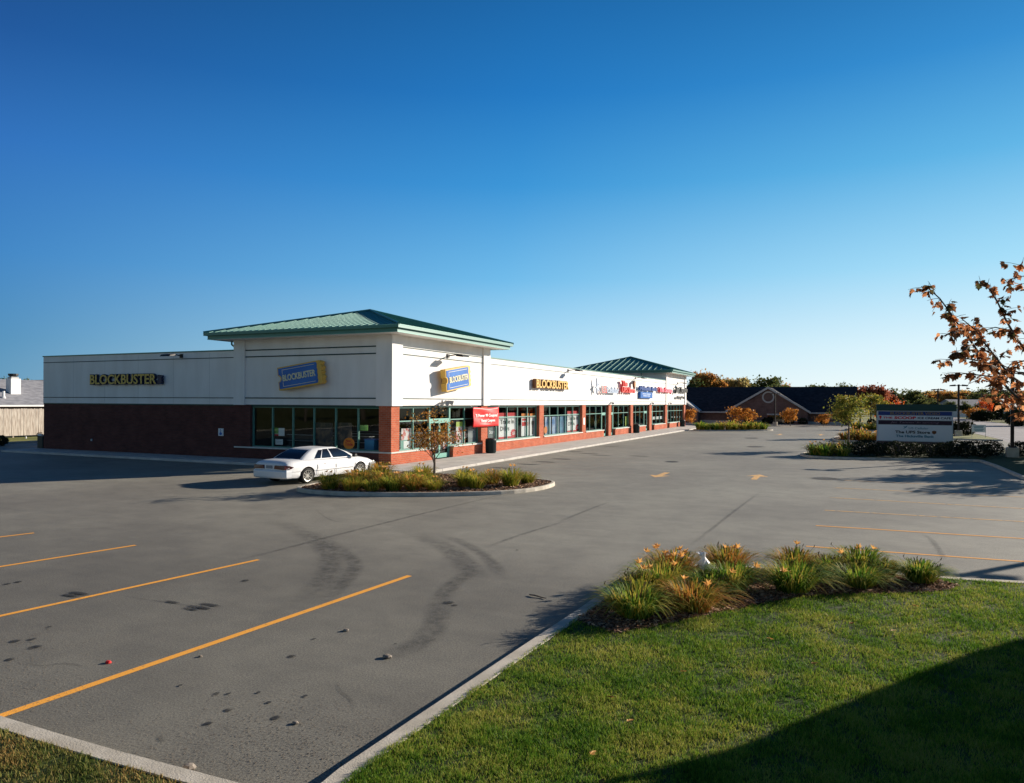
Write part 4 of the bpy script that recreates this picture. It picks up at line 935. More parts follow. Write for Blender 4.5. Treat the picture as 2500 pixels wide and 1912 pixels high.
MB().prism([(-.32, -.4), (.3, -.4), (.3, .4), (-.32, .4)], 0, .95).build('housing', M['can'], t, bevel=.05); MB().tube([(-.3, -.42, .9), (-.3, -.42, 1.08), (-.15, -.42, 1.15), (.25, -.42, 1.17)], .03, 6).build('pipe', M['dark'], t)
MB().box(-.2, -.43, .97, .2, -.3, 1.1).build('vent', M['white'], t)

# trash cans
def trash(loc, label, first=[None]):
    if first[0] is None:
        t = thing('trash_can', label, 'trash can', loc, 0, 'trash cans along the shop fronts')
        b = MB(); b.lathe([(0.001, 0), (.30, 0), (.33, .05), (.345, .80), (.36, .82), (.36, .86)], 20); b.build('body', M['can'], t, smooth=True)
        b = MB(); b.lathe([(.36, .86), (.34, .92), (.2, .97), (.14, .97), (.14, .9)], 20); b.build('lid', M['dark'], t, smooth=True)
        r = MB()
        for k in range(24):
            a = 2*math.pi*k/24; c, s = math.cos(a), math.sin(a); r.tube([(c*.335, s*.335, .06), (c*.352, s*.352, .8)], .012, 4)
        r.build('slats', M['can'], t); first[0] = t; return t
    t = copy_tree(first[0]); t.location = loc; t['label'] = label; return t
def on_walk(px, py): p = G(px, py, .13); return (p.x, p.y, .13)
p1 = FX(1200, 1100, .55)
trash((.50, p1.y, .13), 'dark trash can below the red banner')
p1 = FX(1200+1498/4.225, 1050, .55); trash((.50, p1.y, .13), 'dark trash can by the fifth brick pillar, halfway along the front')
p1 = FX(1200+1972/4.225, 1050, .55); trash((.50, p1.y, .13), 'dark trash can at the far end of the shop front')

# ================================================================== CAR
def build_car():
    car = thing('parked_car', 'white four door sedan parked nose in beside the planted island', 'car')
    st = [  # y, half width, z bottom, z top, crown
        (-2.42, .76, .36, .80, .02), (-2.38, .82, .32, .86, .02), (-2.28, .86, .30, .92, .025), (-2.05, .89, .27, .955, .03), (-1.6, .915, .24, .97, .04), (-1.0, .925, .22, .96, .04), (0, .93, .22, .93, .04), (.8, .925, .22, .92, .05),
        (1.3, .915, .22, .89, .06), (1.75, .90, .23, .84, .06), (2.1, .87, .25, .77, .05), (2.33, .80, .28, .69, .04), (2.45, .68, .33, .60, .03)]
    def sect(y, w, zb, zt, cr):
        h = zt-zb
        half = [(0, zt+cr), (w*.45, zt+cr*.85), (w*.78, zt+cr*.2), (w*.92, zt-.04), (w*.985, zt-.12), (w, zt-h*.42), (w*.995, zt-h*.62), (w*.97, zt-h*.66), (w*.975, zb+h*.16), (w*.90, zb), (0, zb)]
        pts = [(x, y, z) for x, z in half]+[(-x, y, z) for x, z in half[-2:0:-1]]
        return pts
    b = MB(); n = None
    for s in st:
        p = sect(*s); n = len(p); b.v += p
    for i in range(len(st)-1):
        for j in range(n): b.f.append((i*n+j, i*n+(j+1) % n, (i+1)*n+(j+1) % n, (i+1)*n+j)); b.m.append(0)
    b.f.append(tuple(range(n))); b.m.append(0); b.f.append(tuple((len(st)-1)*n+j for j in range(n))[::-1]); b.m.append(0)
    body = b.build('body', [M['paint'], M['rubber']], car)
    bm = bmesh.new(); bm.from_mesh(body.data); bmesh.ops.recalc_face_normals(bm, faces=bm.faces); bm.to_mesh(body.data); bm.free()
    cuts = []
    for wy in (-1.42, 1.43):
        for sx in (-1, 1):
            c = MB(); c.lathe([(0.001, sx*.62), (.365, sx*.62), (.365, sx*1.1), (.001, sx*1.1)], 28, axis='x', c=(0, wy, .33), mi=1)
            # lathe axis x: (h, x, y)
            o = c.build('cut', [M['paint'], M['rubber']]); bm = bmesh.new(); bm.from_mesh(o.data); bmesh.ops.remove_doubles(bm, verts=bm.verts, dist=1e-4); bmesh.ops.recalc_face_normals(bm, faces=bm.faces); bm.to_mesh(o.data); bm.free(); cuts.append(o)
    for o in cuts:
        md = body.modifiers.new('c', 'BOOLEAN'); md.object = o; md.operation = 'DIFFERENCE'; md.solver = 'EXACT'
    dg = bpy.context.evaluated_depsgraph_get(); me = bpy.data.meshes.new_from_object(body.evaluated_get(dg)); body.modifiers.clear(); body.data = me
    for o in cuts: bpy.data.objects.remove(o)
    for p in me.polygons: p.use_smooth = True
    md = body.modifiers.new('e', 'EDGE_SPLIT'); md.split_angle = R(34)
    # cabin
    B = [(-1.72, .80, .955), (-1.0, .46+.36, .95), (.95, .83, .92), (1.62, .72, .89)]
    base = [(-1.66, .74), (-1.52, .80), (-.9, .84), (.7, .84), (1.15, .80), (1.45, .70)]
    top = [(-.95, .54), (-.88, .59), (-.5, .63), (.1, .63), (.34, .59), (.42, .52)]
    zb_ = [.95, .95, .945, .925, .915, .90]; 
    g = MB()
    ring0 = [(x, y, z) for (y, x), z in zip(base, zb_)]+[(-x, y, z) for (y, x), z in list(zip(base, zb_))[::-1]]
    def lerp(a, c, t): return tuple(a[i]*(1-t)+c[i]*t for i in range(3))
    zt_ = [1.345, 1.36, 1.375, 1.38, 1.37, 1.35]
    ring1 = [(x, y, z) for (y, x), z in zip(top, zt_)]+[(-x, y, z) for (y, x), z in list(zip(top, zt_))[::-1]]
    rm = []
    for a, c in zip(ring0, ring1):
        m_ = lerp(a, c, .55); rm.append((m_[0]*1.03, m_[1]*1.0+(0.03 if m_[1] > 0 else -.03), m_[2]+.01))
    ring2 = [(x*.8, y*.86-.035, z+.025) for (x, y, z) in ring1]
    rings = [ring0, rm, ring1, ring2]; n = len(ring0)
    for r in rings: g.v += r
    for i in range(3):
        for j in range(n): g.f.append((i*n+j, i*n+(j+1) % n, (i+1)*n+(j+1) % n, (i+1)*n+j)); g.m.append(0)
    g.f.append(tuple(3*n+j for j in range(n))); g.m.append(0)
    cab = g.build('cabin', M['paint'], car, smooth=True)
    bm = bmesh.new(); bm.from_mesh(cab.data); bmesh.ops.recalc_face_normals(bm, faces=bm.faces); bm.to_mesh(cab.data); bm.free()
    md = cab.modifiers.new('e', 'EDGE_SPLIT'); md.split_angle = R(50)
    def onring(i, t):   # point i of ring at height fraction t along ring0->rm->ring1
        if t < .5: return lerp(ring0[i], rm[i], t*2)
        return lerp(rm[i], ring1[i], (t-.5)*2)
    def glass(name, cols, t0, t1, push):
        q = MB(); rows = 4
        for c in cols:
            for r in range(rows+1):
                t = t0+(t1-t0)*r/rows; f = c[0]; i0 = int(c[1]); i1 = int(c[2]); a = onring(i0, t); d = onring(i1, t); p = lerp(a, d, f)
                q.v.append((p[0]+push[0]*(1 if len(push) < 4 else 1), p[1]+push[1], p[2]+push[2]))
        k = rows+1
        for i in range(len(cols)-1):
            for r in range(rows): q.f.append((i*k+r, (i+1)*k+r, (i+1)*k+r+1, i*k+r+1)); q.m.append(0)
        return q.build(name, M['carglass'], car, smooth=True)
    # rear window: from ring idx0 (right) round to last (left)
    L_ = n-1
    glass('rear_window', [(.04, 0, L_), (.3, 0, L_), (.7, 0, L_), (.96, 0, L_)], .10, .93, (0, -.012, .008))
    glass('windscreen', [(.04, 5, 6), (.5, 5, 6), (.96, 5, 6)], .08, .93, (0, .012, .008))
    for s in (1, -1):
        ix = (lambda i: i) if s == 1 else (lambda i: L_-i)
        # side glass: rear door pane, front door pane
        glass('side_window', [(.15, ix(2), ix(3)), (.48, ix(2), ix(3))], .07, .90, (s*.01, 0, .004))
        glass('side_window', [(.55, ix(2), ix(3)), (.98, ix(2), ix(3)), (.85, ix(3), ix(4))], .07, .90, (s*.01, 0, .004))
        glass('side_window', [(.75, ix(1), ix(2)), (.11, ix(2), ix(3))], .07, .84, (s*.01, 0, .004))
        mm = MB(); mm.box(s*.86, .98, .93, s*1.02, 1.12, 1.05); mm.build('wing_mirror', M['dark'], car, bevel=.02)
        hd = MB(); hd.box(s*.925, .35, .74, s*.945, .5, .77); hd.box(s*.93, -.62, .75, s*.95, -.47, .78); hd.build('door_handle', M['trim'], car)
        # door shut lines
        dl = MB(); 
        for y in (1.12, .02, -.95): dl.box(s*.93, y, .32, s*.941, y+.014, .86)
        dl.build('door_gap', M['greyplastic'], car)
        tr = MB(); tr.box(s*.925, -.98, .50, s*.945, 1.02, .54); tr.build('side_moulding', M['paint'], car)
        tl = MB(); 
        tl.add([(s*.26, -2.40, .64), (s*.80, -2.395, .62), (s*.90, -2.20, .66), (s*.905, -2.12, .72), (s*.86, -2.27, .78), (s*.78, -2.385, .80), (s*.26, -2.41, .80)]+
               [(s*.26, -2.46, .65), (s*.79, -2.45, .63), (s*.915, -2.22, .67), (s*.92, -2.12, .72), (s*.88, -2.29, .775), (s*.79, -2.43, .79), (s*.30, -2.455, .79)], [(0, 1, 2, 3, 4, 5, 6), (7, 8, 9, 10, 11, 12, 13)]+[(i, (i+1) % 7, 7+(i+1) % 7, 7+i) for i in range(7)])
        tl.build('tail_light', M['tail'], car)
        hl = MB(); hl.box(s*.45, 2.36, .55, s*.76, 2.45, .66); hl.build('headlight', M['alloy'], car, bevel=.02)
    rb = MB(); prof = [(-.90, -2.2), (-.86, -2.42), (-.7, -2.50), (0, -2.53), (.7, -2.50), (.86, -2.42), (.90, -2.2)]
    k = len(prof)
    for (x, y), zz_ in [((x, y), z) for z in (.27, .33, .55, .60) for x, y in prof]:
        ins = .03 if zz_ in (.27, .60) else 0; rb.v.append((x*(1-ins), y+ins*1.2, zz_))
    for i in range(3):
        for j in range(k-1): rb.f.append((i*k+j, i*k+j+1, (i+1)*k+j+1, (i+1)*k+j)); rb.m.append(0)
    rb.f.append(tuple(3*k+j for j in range(k))); rb.m.append(0); rb.f.append(tuple(range(k))[::-1]); rb.m.append(0)
    rb.build('rear_bumper', M['paint'], car, smooth=False, bevel=.015)
    fb = MB(); fb.add([(-.91, 2.0, .27), (-.86, 2.42, .27), (-.3, 2.55, .27), (.3, 2.55, .27), (.86, 2.42, .27), (.91, 2.0, .27), (-.91, 2.0, .60), (-.86, 2.42, .60), (-.3, 2.55, .60), (.3, 2.55, .60), (.86, 2.42, .60), (.91, 2.0, .60)], [(0, 1, 2, 3, 4, 5), (11, 10, 9, 8, 7, 6), (0, 6, 7, 1), (1, 7, 8, 2), (2, 8, 9, 3), (3, 9, 10, 4), (4, 10, 11, 5)])
    fb.build('front_bumper', M['greyplastic'], car, bevel=.02)
    pl = MB(); pl.box(-.16, -2.44, .66, .16, -2.425, .78); pl.build('licence_plate', M['plate'], car)
    gr = MB(); gr.box(-.24, -2.425, .62, .24, -2.415, .81); gr.build('plate_recess', M['paint'], car)
    for wy in (-1.42, 1.43):
        for s in (-1, 1):
            w = MB(); w.lathe([(.20, s*.70), (.31, s*.70), (.325, s*.73), (.325, s*.87), (.31, s*.90), (.225, s*.905)], 28, axis='x', c=(0, wy, .325))
            wo = w.build('wheel', M['rubber'], car, smooth=True)
            r = MB(); r.lathe([(.225, s*.895), (.228, s*.91), (.205, s*.905), (.20, s*.84)], 28, axis='x', c=(0, wy, .325))
            r.lathe([(.001, s*.895), (.05, s*.895), (.055, s*.87)], 12, axis='x', c=(0, wy, .325))
            for q in range(10):
                a = 2*math.pi*q/10; c1, s1 = math.cos(a), math.sin(a)
                r.tube([(s*.885, wy+c1*.04, .325+s1*.04), (s*.89, wy+math.cos(a+.10)*.21, .325+math.sin(a+.10)*.21)], .013, 4)
            r.build('rim', M['alloy'], wo)
            dk = MB(); dk.lathe([(.001, s*.82), (.205, s*.82)], 20, axis='x', c=(0, wy, .325)); dk.build('brake_disc', M['dark'], wo)
    return car
car = build_car()
car.location = (0.20, -6.02, 0); car.rotation_euler = (0, 0, R(-4.0)); car.scale = (1.10, 1.16, 1.02)

# ================================================================== VEGETATION helpers
def leaf_quads(P, size, up=0.3, shape='quad', rng=nr):
    """P (n,3): random facing leaf quads"""
    n = len(P)
    a = rng.normal(size=(n, 3)); a /= np.linalg.norm(a, axis=1)[:, None]
    c = rng.normal(size=(n, 3)); c[:, 2] += up; c -= a*(np.sum(a*c, axis=1)[:, None]); c /= np.linalg.norm(c, axis=1)[:, None]
    s = size*rng.uniform(.6, 1.3, size=(n, 1))
    V = np.stack([P-a*s*.5, P+c*s*.32, P+a*s*.5, P-c*s*.32], axis=1).reshape(-1, 3)
    F = np.arange(n*4).reshape(n, 4)
    return V, F
def crown_points(n, rx, rz, cz, nclump, rng=nr, spread=.32, flat=1.0):
    # clump centres spread through an ellipsoid shell
    d = rng.normal(size=(nclump, 3)); d /= np.linalg.norm(d, axis=1)[:, None]
    rr = rng.uniform(.35, .95, size=(nclump, 1)); C_ = d*rr*np.array([rx, rx, rz])
    w = rng.uniform(.6, 1.4, nclump); idx = rng.choice(nclump, n, p=w/w.sum())
    P = C_[idx]+rng.normal(size=(n, 3))*np.array([rx, rx, rz*.8])*spread*rng.uniform(.5, 1, size=(nclump, 1))[idx]
    P[:, 2] += cz
    return P, C_
def make_tree(name, label, cat, height, rx, trunk_h, material, nleaf=1600, leaf=.5, nclump=16, trunk_r=.12, spread=.28, seed=1, group=None, twigs=True, lean=0.0, bushy=False):
    rng = np.random.default_rng(seed); rr_ = random.Random(seed)
    t = thing(name, label, cat, (0, 0, 0), 0, group)
    rz = (height-trunk_h)/2; cz = trunk_h+rz
    P, C_ = crown_points(nleaf, rx*.86, rz*.88, cz, nclump, rng, spread)
    P = P[(P[:, 2] > (0.03 if bushy else trunk_h*.62)) & (P[:, 2] < height*1.03)]
    V, F = leaf_quads(P, leaf, rng=rng)
    npmesh('crown', V, F, material, t)
    b = MB(); top = cz+rz*.4
    pts = [(0, 0, 0), (lean*.3+rr_.uniform(-.03, .03), rr_.uniform(-.03, .03), trunk_h*.6), (lean, rr_.uniform(-.1, .1), trunk_h*1.1), (lean*1.2, 0, top)]
    b.tube(pts, [trunk_r*1.25, trunk_r, trunk_r*.8, trunk_r*.25], 7)
    for c in C_[:min(nclump, 14)]:
        z0 = trunk_h*.9+rr_.uniform(0, rz*.7); b.tube([(lean*.8, 0, z0), (c[0]*.5, c[1]*.5, (z0+c[2]+cz)/2+.1*rz*.2), (c[0], c[1], c[2]+cz)], [trunk_r*.4, trunk_r*.26, trunk_r*.08], 5)
    b.build('trunk', M['bark'], t)
    return t
def place(t, loc, rz=0.0, s=1.0, label=None, first=False, sz=None):
    o = t if first else copy_tree(t)
    o.location = loc; o.rotation_euler = (0, 0, rz); o.scale = (s, s, sz or s)
    if label: o['label'] = label
    return o

# lawn grass -------------------------------------------------------------
def inside(poly, x, y):
    n = len(poly); r = np.zeros(len(x), bool); j = n-1
    for i in range(n):
        xi, yi = poly[i]; xj, yj = poly[j]
        c = ((yi > y) != (yj > y)) & (x < (xj-xi)*(y-yi)/(yj-yi+1e-12)+xi); r ^= c; j = i
    return r
def grass(name, poly, n, h, w, material, excl=None, d0=4.5, d1=20, xr=(-9, 15), label=''):
    # denser near the viewpoint: plain level of detail
    d = d0*(d1/d0)**nr.uniform(0, 1, n); lat = nr.uniform(-1, 1, n)*0.85*d+0.0
    X = CAM.x+FWD.x*d+RGT.x*lat; Y = CAM.y+FWD.y*d+RGT.y*lat
    k = inside(poly, X, Y)
    if excl is not None: k &= ~inside(excl, X, Y)
    pn = np.sin(X*5.1+1.3*np.sin(Y*3.7))*np.sin(Y*4.3+1.7*np.sin(X*2.9))+.7*np.sin(X*13.7+2*np.sin(Y*9.1))*np.sin(Y*11.9+2*np.sin(X*8.3))+.6*np.sin(X*31+3*np.sin(Y*17))*np.sin(Y*27+3*np.sin(X*23))
    k &= nr.uniform(0, 1, n) < np.clip(.80+.35*pn, .28, 1)
    X, Y, d, pn = X[k], Y[k], d[k], pn[k]; m = len(X)
    th = nr.uniform(0, 2*math.pi, m); hh = h*nr.uniform(.55, 1.25, m)*(1+.22*np.clip(pn, -1.5, 1.5)); ww = w*nr.uniform(.7, 1.3, m)*(0.7+d/14)
    lean = nr.uniform(0, 1.0, m)*hh; la = nr.uniform(0, 2*math.pi, m)
    c, s = np.cos(th)*ww/2, np.sin(th)*ww/2
    z0 = np.full(m, .126)
    V = np.stack([np.stack([X-c, Y-s, z0], 1), np.stack([X+c, Y+s, z0], 1),
                  np.stack([X+c*.8+np.cos(la)*lean*.45, Y+s*.8+np.sin(la)*lean*.45, z0+hh*.6], 1), np.stack([X-c*.8+np.cos(la)*lean*.45, Y-s*.8+np.sin(la)*lean*.45, z0+hh*.6], 1),
                  np.stack([X+np.cos(la)*lean, Y+np.sin(la)*lean, z0+hh*.95], 1)], 1).reshape(-1, 3)
    q = np.arange(m)[:, None]*5
    F = np.concatenate([q+np.array([[0, 1, 2]]), q+np.array([[0, 2, 3]]), q+np.array([[3, 2, 4]])])
    o = npmesh(name, V, F, material); tag(o, label, 'grass', None, 'stuff'); return o
ragged = [(a[0]*.88+c[0]*.12, a[1]*.88+c[1]*.12) for a, c in zip(lawn_in, lawn_out)]
grass('lawn_grass', ragged, 1000000, .046, .0048, M['blade'], bed_poly, 4.6, 19, label='short mown green grass covering the foreground lawn')
grass('lawn_grass', L_in, 260000, .045, .006, M['dryblade'], None, 4.6, 12, label='patchy yellowing grass in the bottom left corner bed')
# mulch chips
def chips(poly, n, z, s, label):
    xs = [p[0] for p in poly]; ys = [p[1] for p in poly]
    X = nr.uniform(min(xs), max(xs), n); Y = nr.uniform(min(ys), max(ys), n); k = inside(poly, X, Y)
    P = np.stack([X[k], Y[k], z+nr.uniform(.0, .03, k.sum())], 1)
    m = len(P); a = nr.normal(size=(m, 3)); a[:, 2] *= .25; a /= np.linalg.norm(a, axis=1)[:, None]; c = np.cross(a, np.array([0, 0, 1.])+nr.normal(size=(m, 3))*.35); c /= np.linalg.norm(c, axis=1)[:, None]
    L_ = s*nr.uniform(.5, 1.4, (m, 1)); V = np.stack([P-a*L_-c*L_*.3, P+a*L_-c*L_*.3, P+a*L_+c*L_*.3, P-a*L_+c*L_*.3], 1).reshape(-1, 3)
    o = npmesh('wood_chips', V, np.arange(m*4).reshape(m, 4), M['chip']); tag(o, label, 'mulch', None, 'stuff')
chips(bed_poly, 34000, .135, .03, 'brown wood chip mulch under the foreground daylilies')
chips(i1, 16000, .112, .045, 'wood chip mulch inside the island with the small rusty tree')

# daylilies ----------------------------------------------------------------
def lily_mesh(t, nb, r, h, material, w=.016, seed=0, seg=4):
    rg = np.random.default_rng(seed)
    th = rg.uniform(0, 2*math.pi, nb); rb = r*.36*np.sqrt(rg.uniform(0, 1, nb)); L_ = h*rg.uniform(.75, 1.35, nb); out = rg.uniform(.12, 1.08, nb)*r
    tb = th+rg.normal(0, .4, nb); ww = w*rg.uniform(.7, 1.3, nb)
    V = []; nseg = seg; fl = np.clip(out/r, .2, 1.2)
    px, py = -np.sin(th), np.cos(th)
    for k in range(nseg+1):
        u = k/nseg; rad = out*(u**1.05); z = L_*(1.12-.30*fl)*np.sin(u*math.pi*(.46+.30*fl))
        wd = ww*(1-u**2*.9)
        X = rb*np.cos(tb)+rad*np.cos(th); Y = rb*np.sin(tb)+rad*np.sin(th)
        V.append(np.stack([X-px*wd/2, Y-py*wd/2, z], 1)); V.append(np.stack([X+px*wd/2, Y+py*wd/2, z], 1))
    V = np.stack(V, 1).reshape(-1, 3); q = np.arange(nb)[:, None]*(2*(nseg+1))
    F = np.concatenate([q+np.array([[2*k, 2*k+1, 2*k+3, 2*k+2]]) for k in range(nseg)])
    V[:, 2] = np.maximum(V[:, 2], .01)
    return npmesh('leaves', V, F, material, t)
def flower_mesh(t, pos, s, seed):
    b = MB(); rr_ = random.Random(seed); p = Vector(pos)
    ax = Vector((rr_.uniform(-.6, .6), rr_.uniform(-.8, .2), 1)).normalized(); u = ax.orthogonal().normalized(); v = ax.cross(u)
    for k in range(6):
        a = 2*math.pi*k/6; d = u*math.cos(a)+v*math.sin(a); e = ax.cross(d)
        q = [p, p+ax*s*.5+d*s*.35-e*s*.2, p+ax*s*.75+d*s*.85, p+ax*s*.5+d*s*.35+e*s*.2]
        b.add(q, [(0, 1, 2, 3)])
    return b.build('flower', M['petal'], t)
def lily(label, loc, r, h, nb, material, flowers=0, stems=6, w=.016, seed=1, seg=4, group=None, fs=.055):
    t = thing('daylily', label, 'plant', loc, 0, group); rr_ = random.Random(seed)
    lily_mesh(t, nb, r, h, material, w, seed, seg)
    b = MB(); tops = []
    for k in range(max(stems, flowers)):
        a = rr_.uniform(0, 6.28); q = rr_.uniform(.1, .75)*r; z = h*rr_.uniform(1.05, 1.42)
        p = (math.cos(a)*q, math.sin(a)*q, z); b.tube([(0, 0, .05), (p[0]*.5, p[1]*.5, z*.6), p], [.006, .005, .004], 4); tops.append(p)
        if k >= flowers: b.tube([p, (p[0]+.02, p[1], p[2]+.05)], [.012, .004], 4)
    if stems or flowers: b.build('flower_stalks', M['stem'], t)
    for k in range(flowers): flower_mesh(t, tops[k], fs, seed*31+k)
    return t
gf = 'daylilies in the foreground bed'
FG = [ # crop px x,y (base), radius, height, material, flowers, label
    (300, 405, .62, .50, 'lily', 0, 'dark green daylily at the left front corner of the foreground bed, half over the kerb'),
    (585, 375, .62, .48, 'lilyrust', 2, 'rust tinged daylily at the front of the foreground bed with an orange bloom'),
    (420, 290, .62, .55, 'lily', 4, 'green and rust daylily behind the left front corner one'),
    (480, 225, .62, .62, 'lilyrust', 11, 'tallest rusty daylily with several orange blooms, left of the white bag'),
    (770, 280, .58, .50, 'lily', 1, 'yellow green daylily directly right of the white bag'),
    (750, 190, .62, .58, 'lilyrust', 3, 'orange brown daylily behind the white bag'),
    (1070, 285, .66, .56, 'lily', 1, 'broad bright green daylily in the middle of the foreground bed'),
    (1080, 195, .60, .55, 'lilyrust', 1, 'yellowish daylily behind the broad middle one'),
    (1240, 210, .50, .46, 'lily', 1, 'small daylily in the back row between the middle and the dark one'),
    (1390, 262, .58, .42, 'lily', 0, 'low bright green daylily in front of the dark one'),
    (1395, 195, .62, .58, 'lily', 2, 'dark green daylily at the back with two tall orange blooms'),
    (1510, 215, .42, .38, 'lily', 0, 'small olive daylily right of the dark one'),
    (330, 330, .50, .46, 'lilyolive', 0, 'olive daylily at the kerb between the two left front ones'),
    (660, 300, .50, .42, 'lily', 1, 'green daylily in front of the white bag to the right'),
    (1690, 240, .52, .42, 'lily', 0, 'rightmost round green daylily standing apart in the foreground bed')]
for i, (x, y, r, h, m_, nf, lb) in enumerate(FG):
    p = G(1400+x/1.997, 1300+y/1.997, .14)
    lily(lb, (p.x, p.y, .13), r*1.12, h*(.64 if y < 230 else .72), 560, M[m_], nf, 9, .019, 100+i, 6, gf, .10)
# white plastic bag
p = G(1728, 1426, .14); t = thing('plastic_bag', 'crumpled white plastic bag caught between the foreground daylilies', 'bag', (p.x, p.y, .26)); t.scale = (.85, .85, .7)
b = MB(); b.lathe([(.001, 0), (.13, .03), (.16, .14), (.12, .26), (.06, .34), (.05, .40), (.11, .52), (.001, .50)], 12)
rr_ = random.Random(5); b.v = [(x*rr_.uniform(.65, 1.25)+z*-.25, y*rr_.uniform(.65, 1.25), z*rr_.uniform(.93, 1.07)+.12) for x, y, z in b.v]; b.build('bag_body', M['bag'], t)
b = MB(); b.box(-.08, -.15, .15, .06, -.14, .22); b.build('red_print', M['red'], t)

b0 = MB()
for i, (x, y) in enumerate([(1492, 1703), (1449, 1838), (1668, 1640), (1880, 1560), (2080, 1522), (2236, 1480), (1470, 1908), (1540, 1760), (1990, 1620), (2180, 1540)]):
    p = G(x, y, .18); L_ = .05; a = rnd.uniform(0, 6.28); ca, sa = math.cos(a), math.sin(a)
    b = MB(); b.add([((lx-.5)*L_*2*ca-ly*L_*1.4*sa, (lx-.5)*L_*2*sa+ly*L_*1.4*ca, .012*math.sin(lx*3+ly*4)) for lx, ly in [(0, 0), (.10, -.20), (.38, -.42), (.45, -.22), (.62, -.34), (.72, -.14), (1.0, 0), (.72, .14), (.62, .34), (.45, .22), (.38, .42), (.10, .20)]], [(0, 1, 2, 3), (0, 3, 4, 5), (0, 5, 6), (0, 6, 7), (0, 7, 8, 9), (0, 9, 10, 11)])
    o = b.build('fallen_leaf', M['petal'] if i % 2 else M['rusttree']); o.location = (p.x, p.y, .185); tag(o, 'small orange leaf fallen on the foreground lawn', 'leaf', 'fallen leaves on the foreground lawn')
# mid distance daylilies: three prototypes, copied
def lily_protos(tag_, mats, nb=110, w=.035, fs=.09):
    out = []
    for i, m_ in enumerate(mats):
        out.append(lily('x', (0, 0, 0), .78, .50, nb, M[m_], 2 if i != 1 else 0, 3, w, 300+i+hash_(tag_), 3, None, fs))
    return out
def hash_(s): return sum(ord(c) for c in s)
def scatter_lilies(spots, protos, lab, group, z=.12, s=(.85, 1.2)):
    used = [False]*len(protos)
    spots = sorted(spots, key=lambda q: ((Vector((q[0], q[1], 0))-CAM).dot(RGT)/(Vector((q[0], q[1], 0))-CAM).dot(FWD)))
    for i, q in enumerate(spots):
        k = q[2] if len(q) > 2 else rnd.randrange(len(protos))
        o = protos[k] if not used[k] else copy_tree(protos[k]); used[k] = True
        sc = rnd.uniform(*s); o.location = (q[0], q[1], z); o.rotation_euler = (0, 0, rnd.uniform(0, 6.28)); o.scale = (sc, sc, sc*rnd.uniform(.85, 1.15))
        o['label'] = lab % ORD[i]; o['group'] = group
    for k, u in enumerate(used):
        if not u:
            for c in list(protos[k].children_recursive)+[protos[k]]: bpy.data.objects.remove(c)
pr = lily_protos('a', ['lilyolive', 'lilyolive', 'lilyrust'], 260, .03, .11)
sp = [(3.9, -8.1), (3.7, -9.6, 0), (4.4, -8.7, 2), (4.7, -9.6, 0), (5.3, -8.3), (5.5, -9.4, 1), (6.1, -8.9, 0), (6.7, -8.5, 2), (6.6, -7.4, 0), (7.4, -8.1, 0), (7.9, -6.5, 1), (8.6, -6.9, 0), (8.4, -5.2, 2), (9.4, -5.5, 0), (9.6, -4.3, 1), (3.0, -6.6, 1), (2.8, -5.0, 2), (4.3, -7.0, 0), (7.2, -5.2, 0), (5.6, -6.7, 1), (5.0, -5.0, 0)]
scatter_lilies(sp, pr, 'yellow green daylily clump in the island with the small tree, %s from the left', 'daylilies in the small tree island', .11, (.78, 1.02))
pr = lily_protos('b', ['lilyolive', 'lilyrust', 'lily'], 90, .05)
sp = [(19.6, 19.2), (19.7, 20.4), (20.3, 18.9), (20.4, 20.0), (20.9, 21.2), (21.3, 19.3), (20.7, 22.4), (21.6, 23.4)]
scatter_lilies(sp, pr, 'golden daylily clump at the left tip of the monument sign island, %s from the left', 'daylilies at the monument island tip', .12, (1.0, 1.3))
pr = lily_protos('c', ['lilyrust', 'lilyolive', 'lilyrust'], 70, .07)
sp = [(21.3, 43.2), (21.9, 42.2), (22.7, 42.9), (23.2, 41.9), (24.0, 42.8), (24.6, 41.9), (22.2, 44.4), (23.5, 44.2), (25.3, 42.9), (26.2, 42.4)]
scatter_lilies(sp, pr, 'rusty daylily clump in the middle right hand island, %s from the left', 'daylilies in the middle right island', .12, (1.1, 1.5))
pr = lily_protos('d', ['lilyolive', 'lily', 'lilyolive'], 70, .08)
sp = [(4.8, 61.3), (5.7, 60.7), (6.5, 61.3), (7.3, 61.6), (8.1, 62.2), (8.9, 62.7), (9.7, 63.4), (10.5, 64.1), (11.2, 64.9), (11.9, 65.8), (5.2, 62.7), (6.8, 62.9), (8.4, 64.0), (10.0, 65.2), (11.3, 66.6)]
scatter_lilies(sp, pr, 'yellow topped daylily clump in the far end island by the building, %s from the left', 'daylilies in the far end island', .12, (1.3, 1.6))
pr = lily_protos('e', ['lilyolive', 'lily'], 60, .09)
sp = [(22.6, 73.4), (23.8, 72.6), (25.2, 72.4), (26.6, 72.5), (28.0, 72.6), (24.4, 74.2)]
scatter_lilies(sp, pr, 'distant daylily clump in the far right island, %s from the left', 'daylilies in the far right island', .12, (1.4, 1.7))

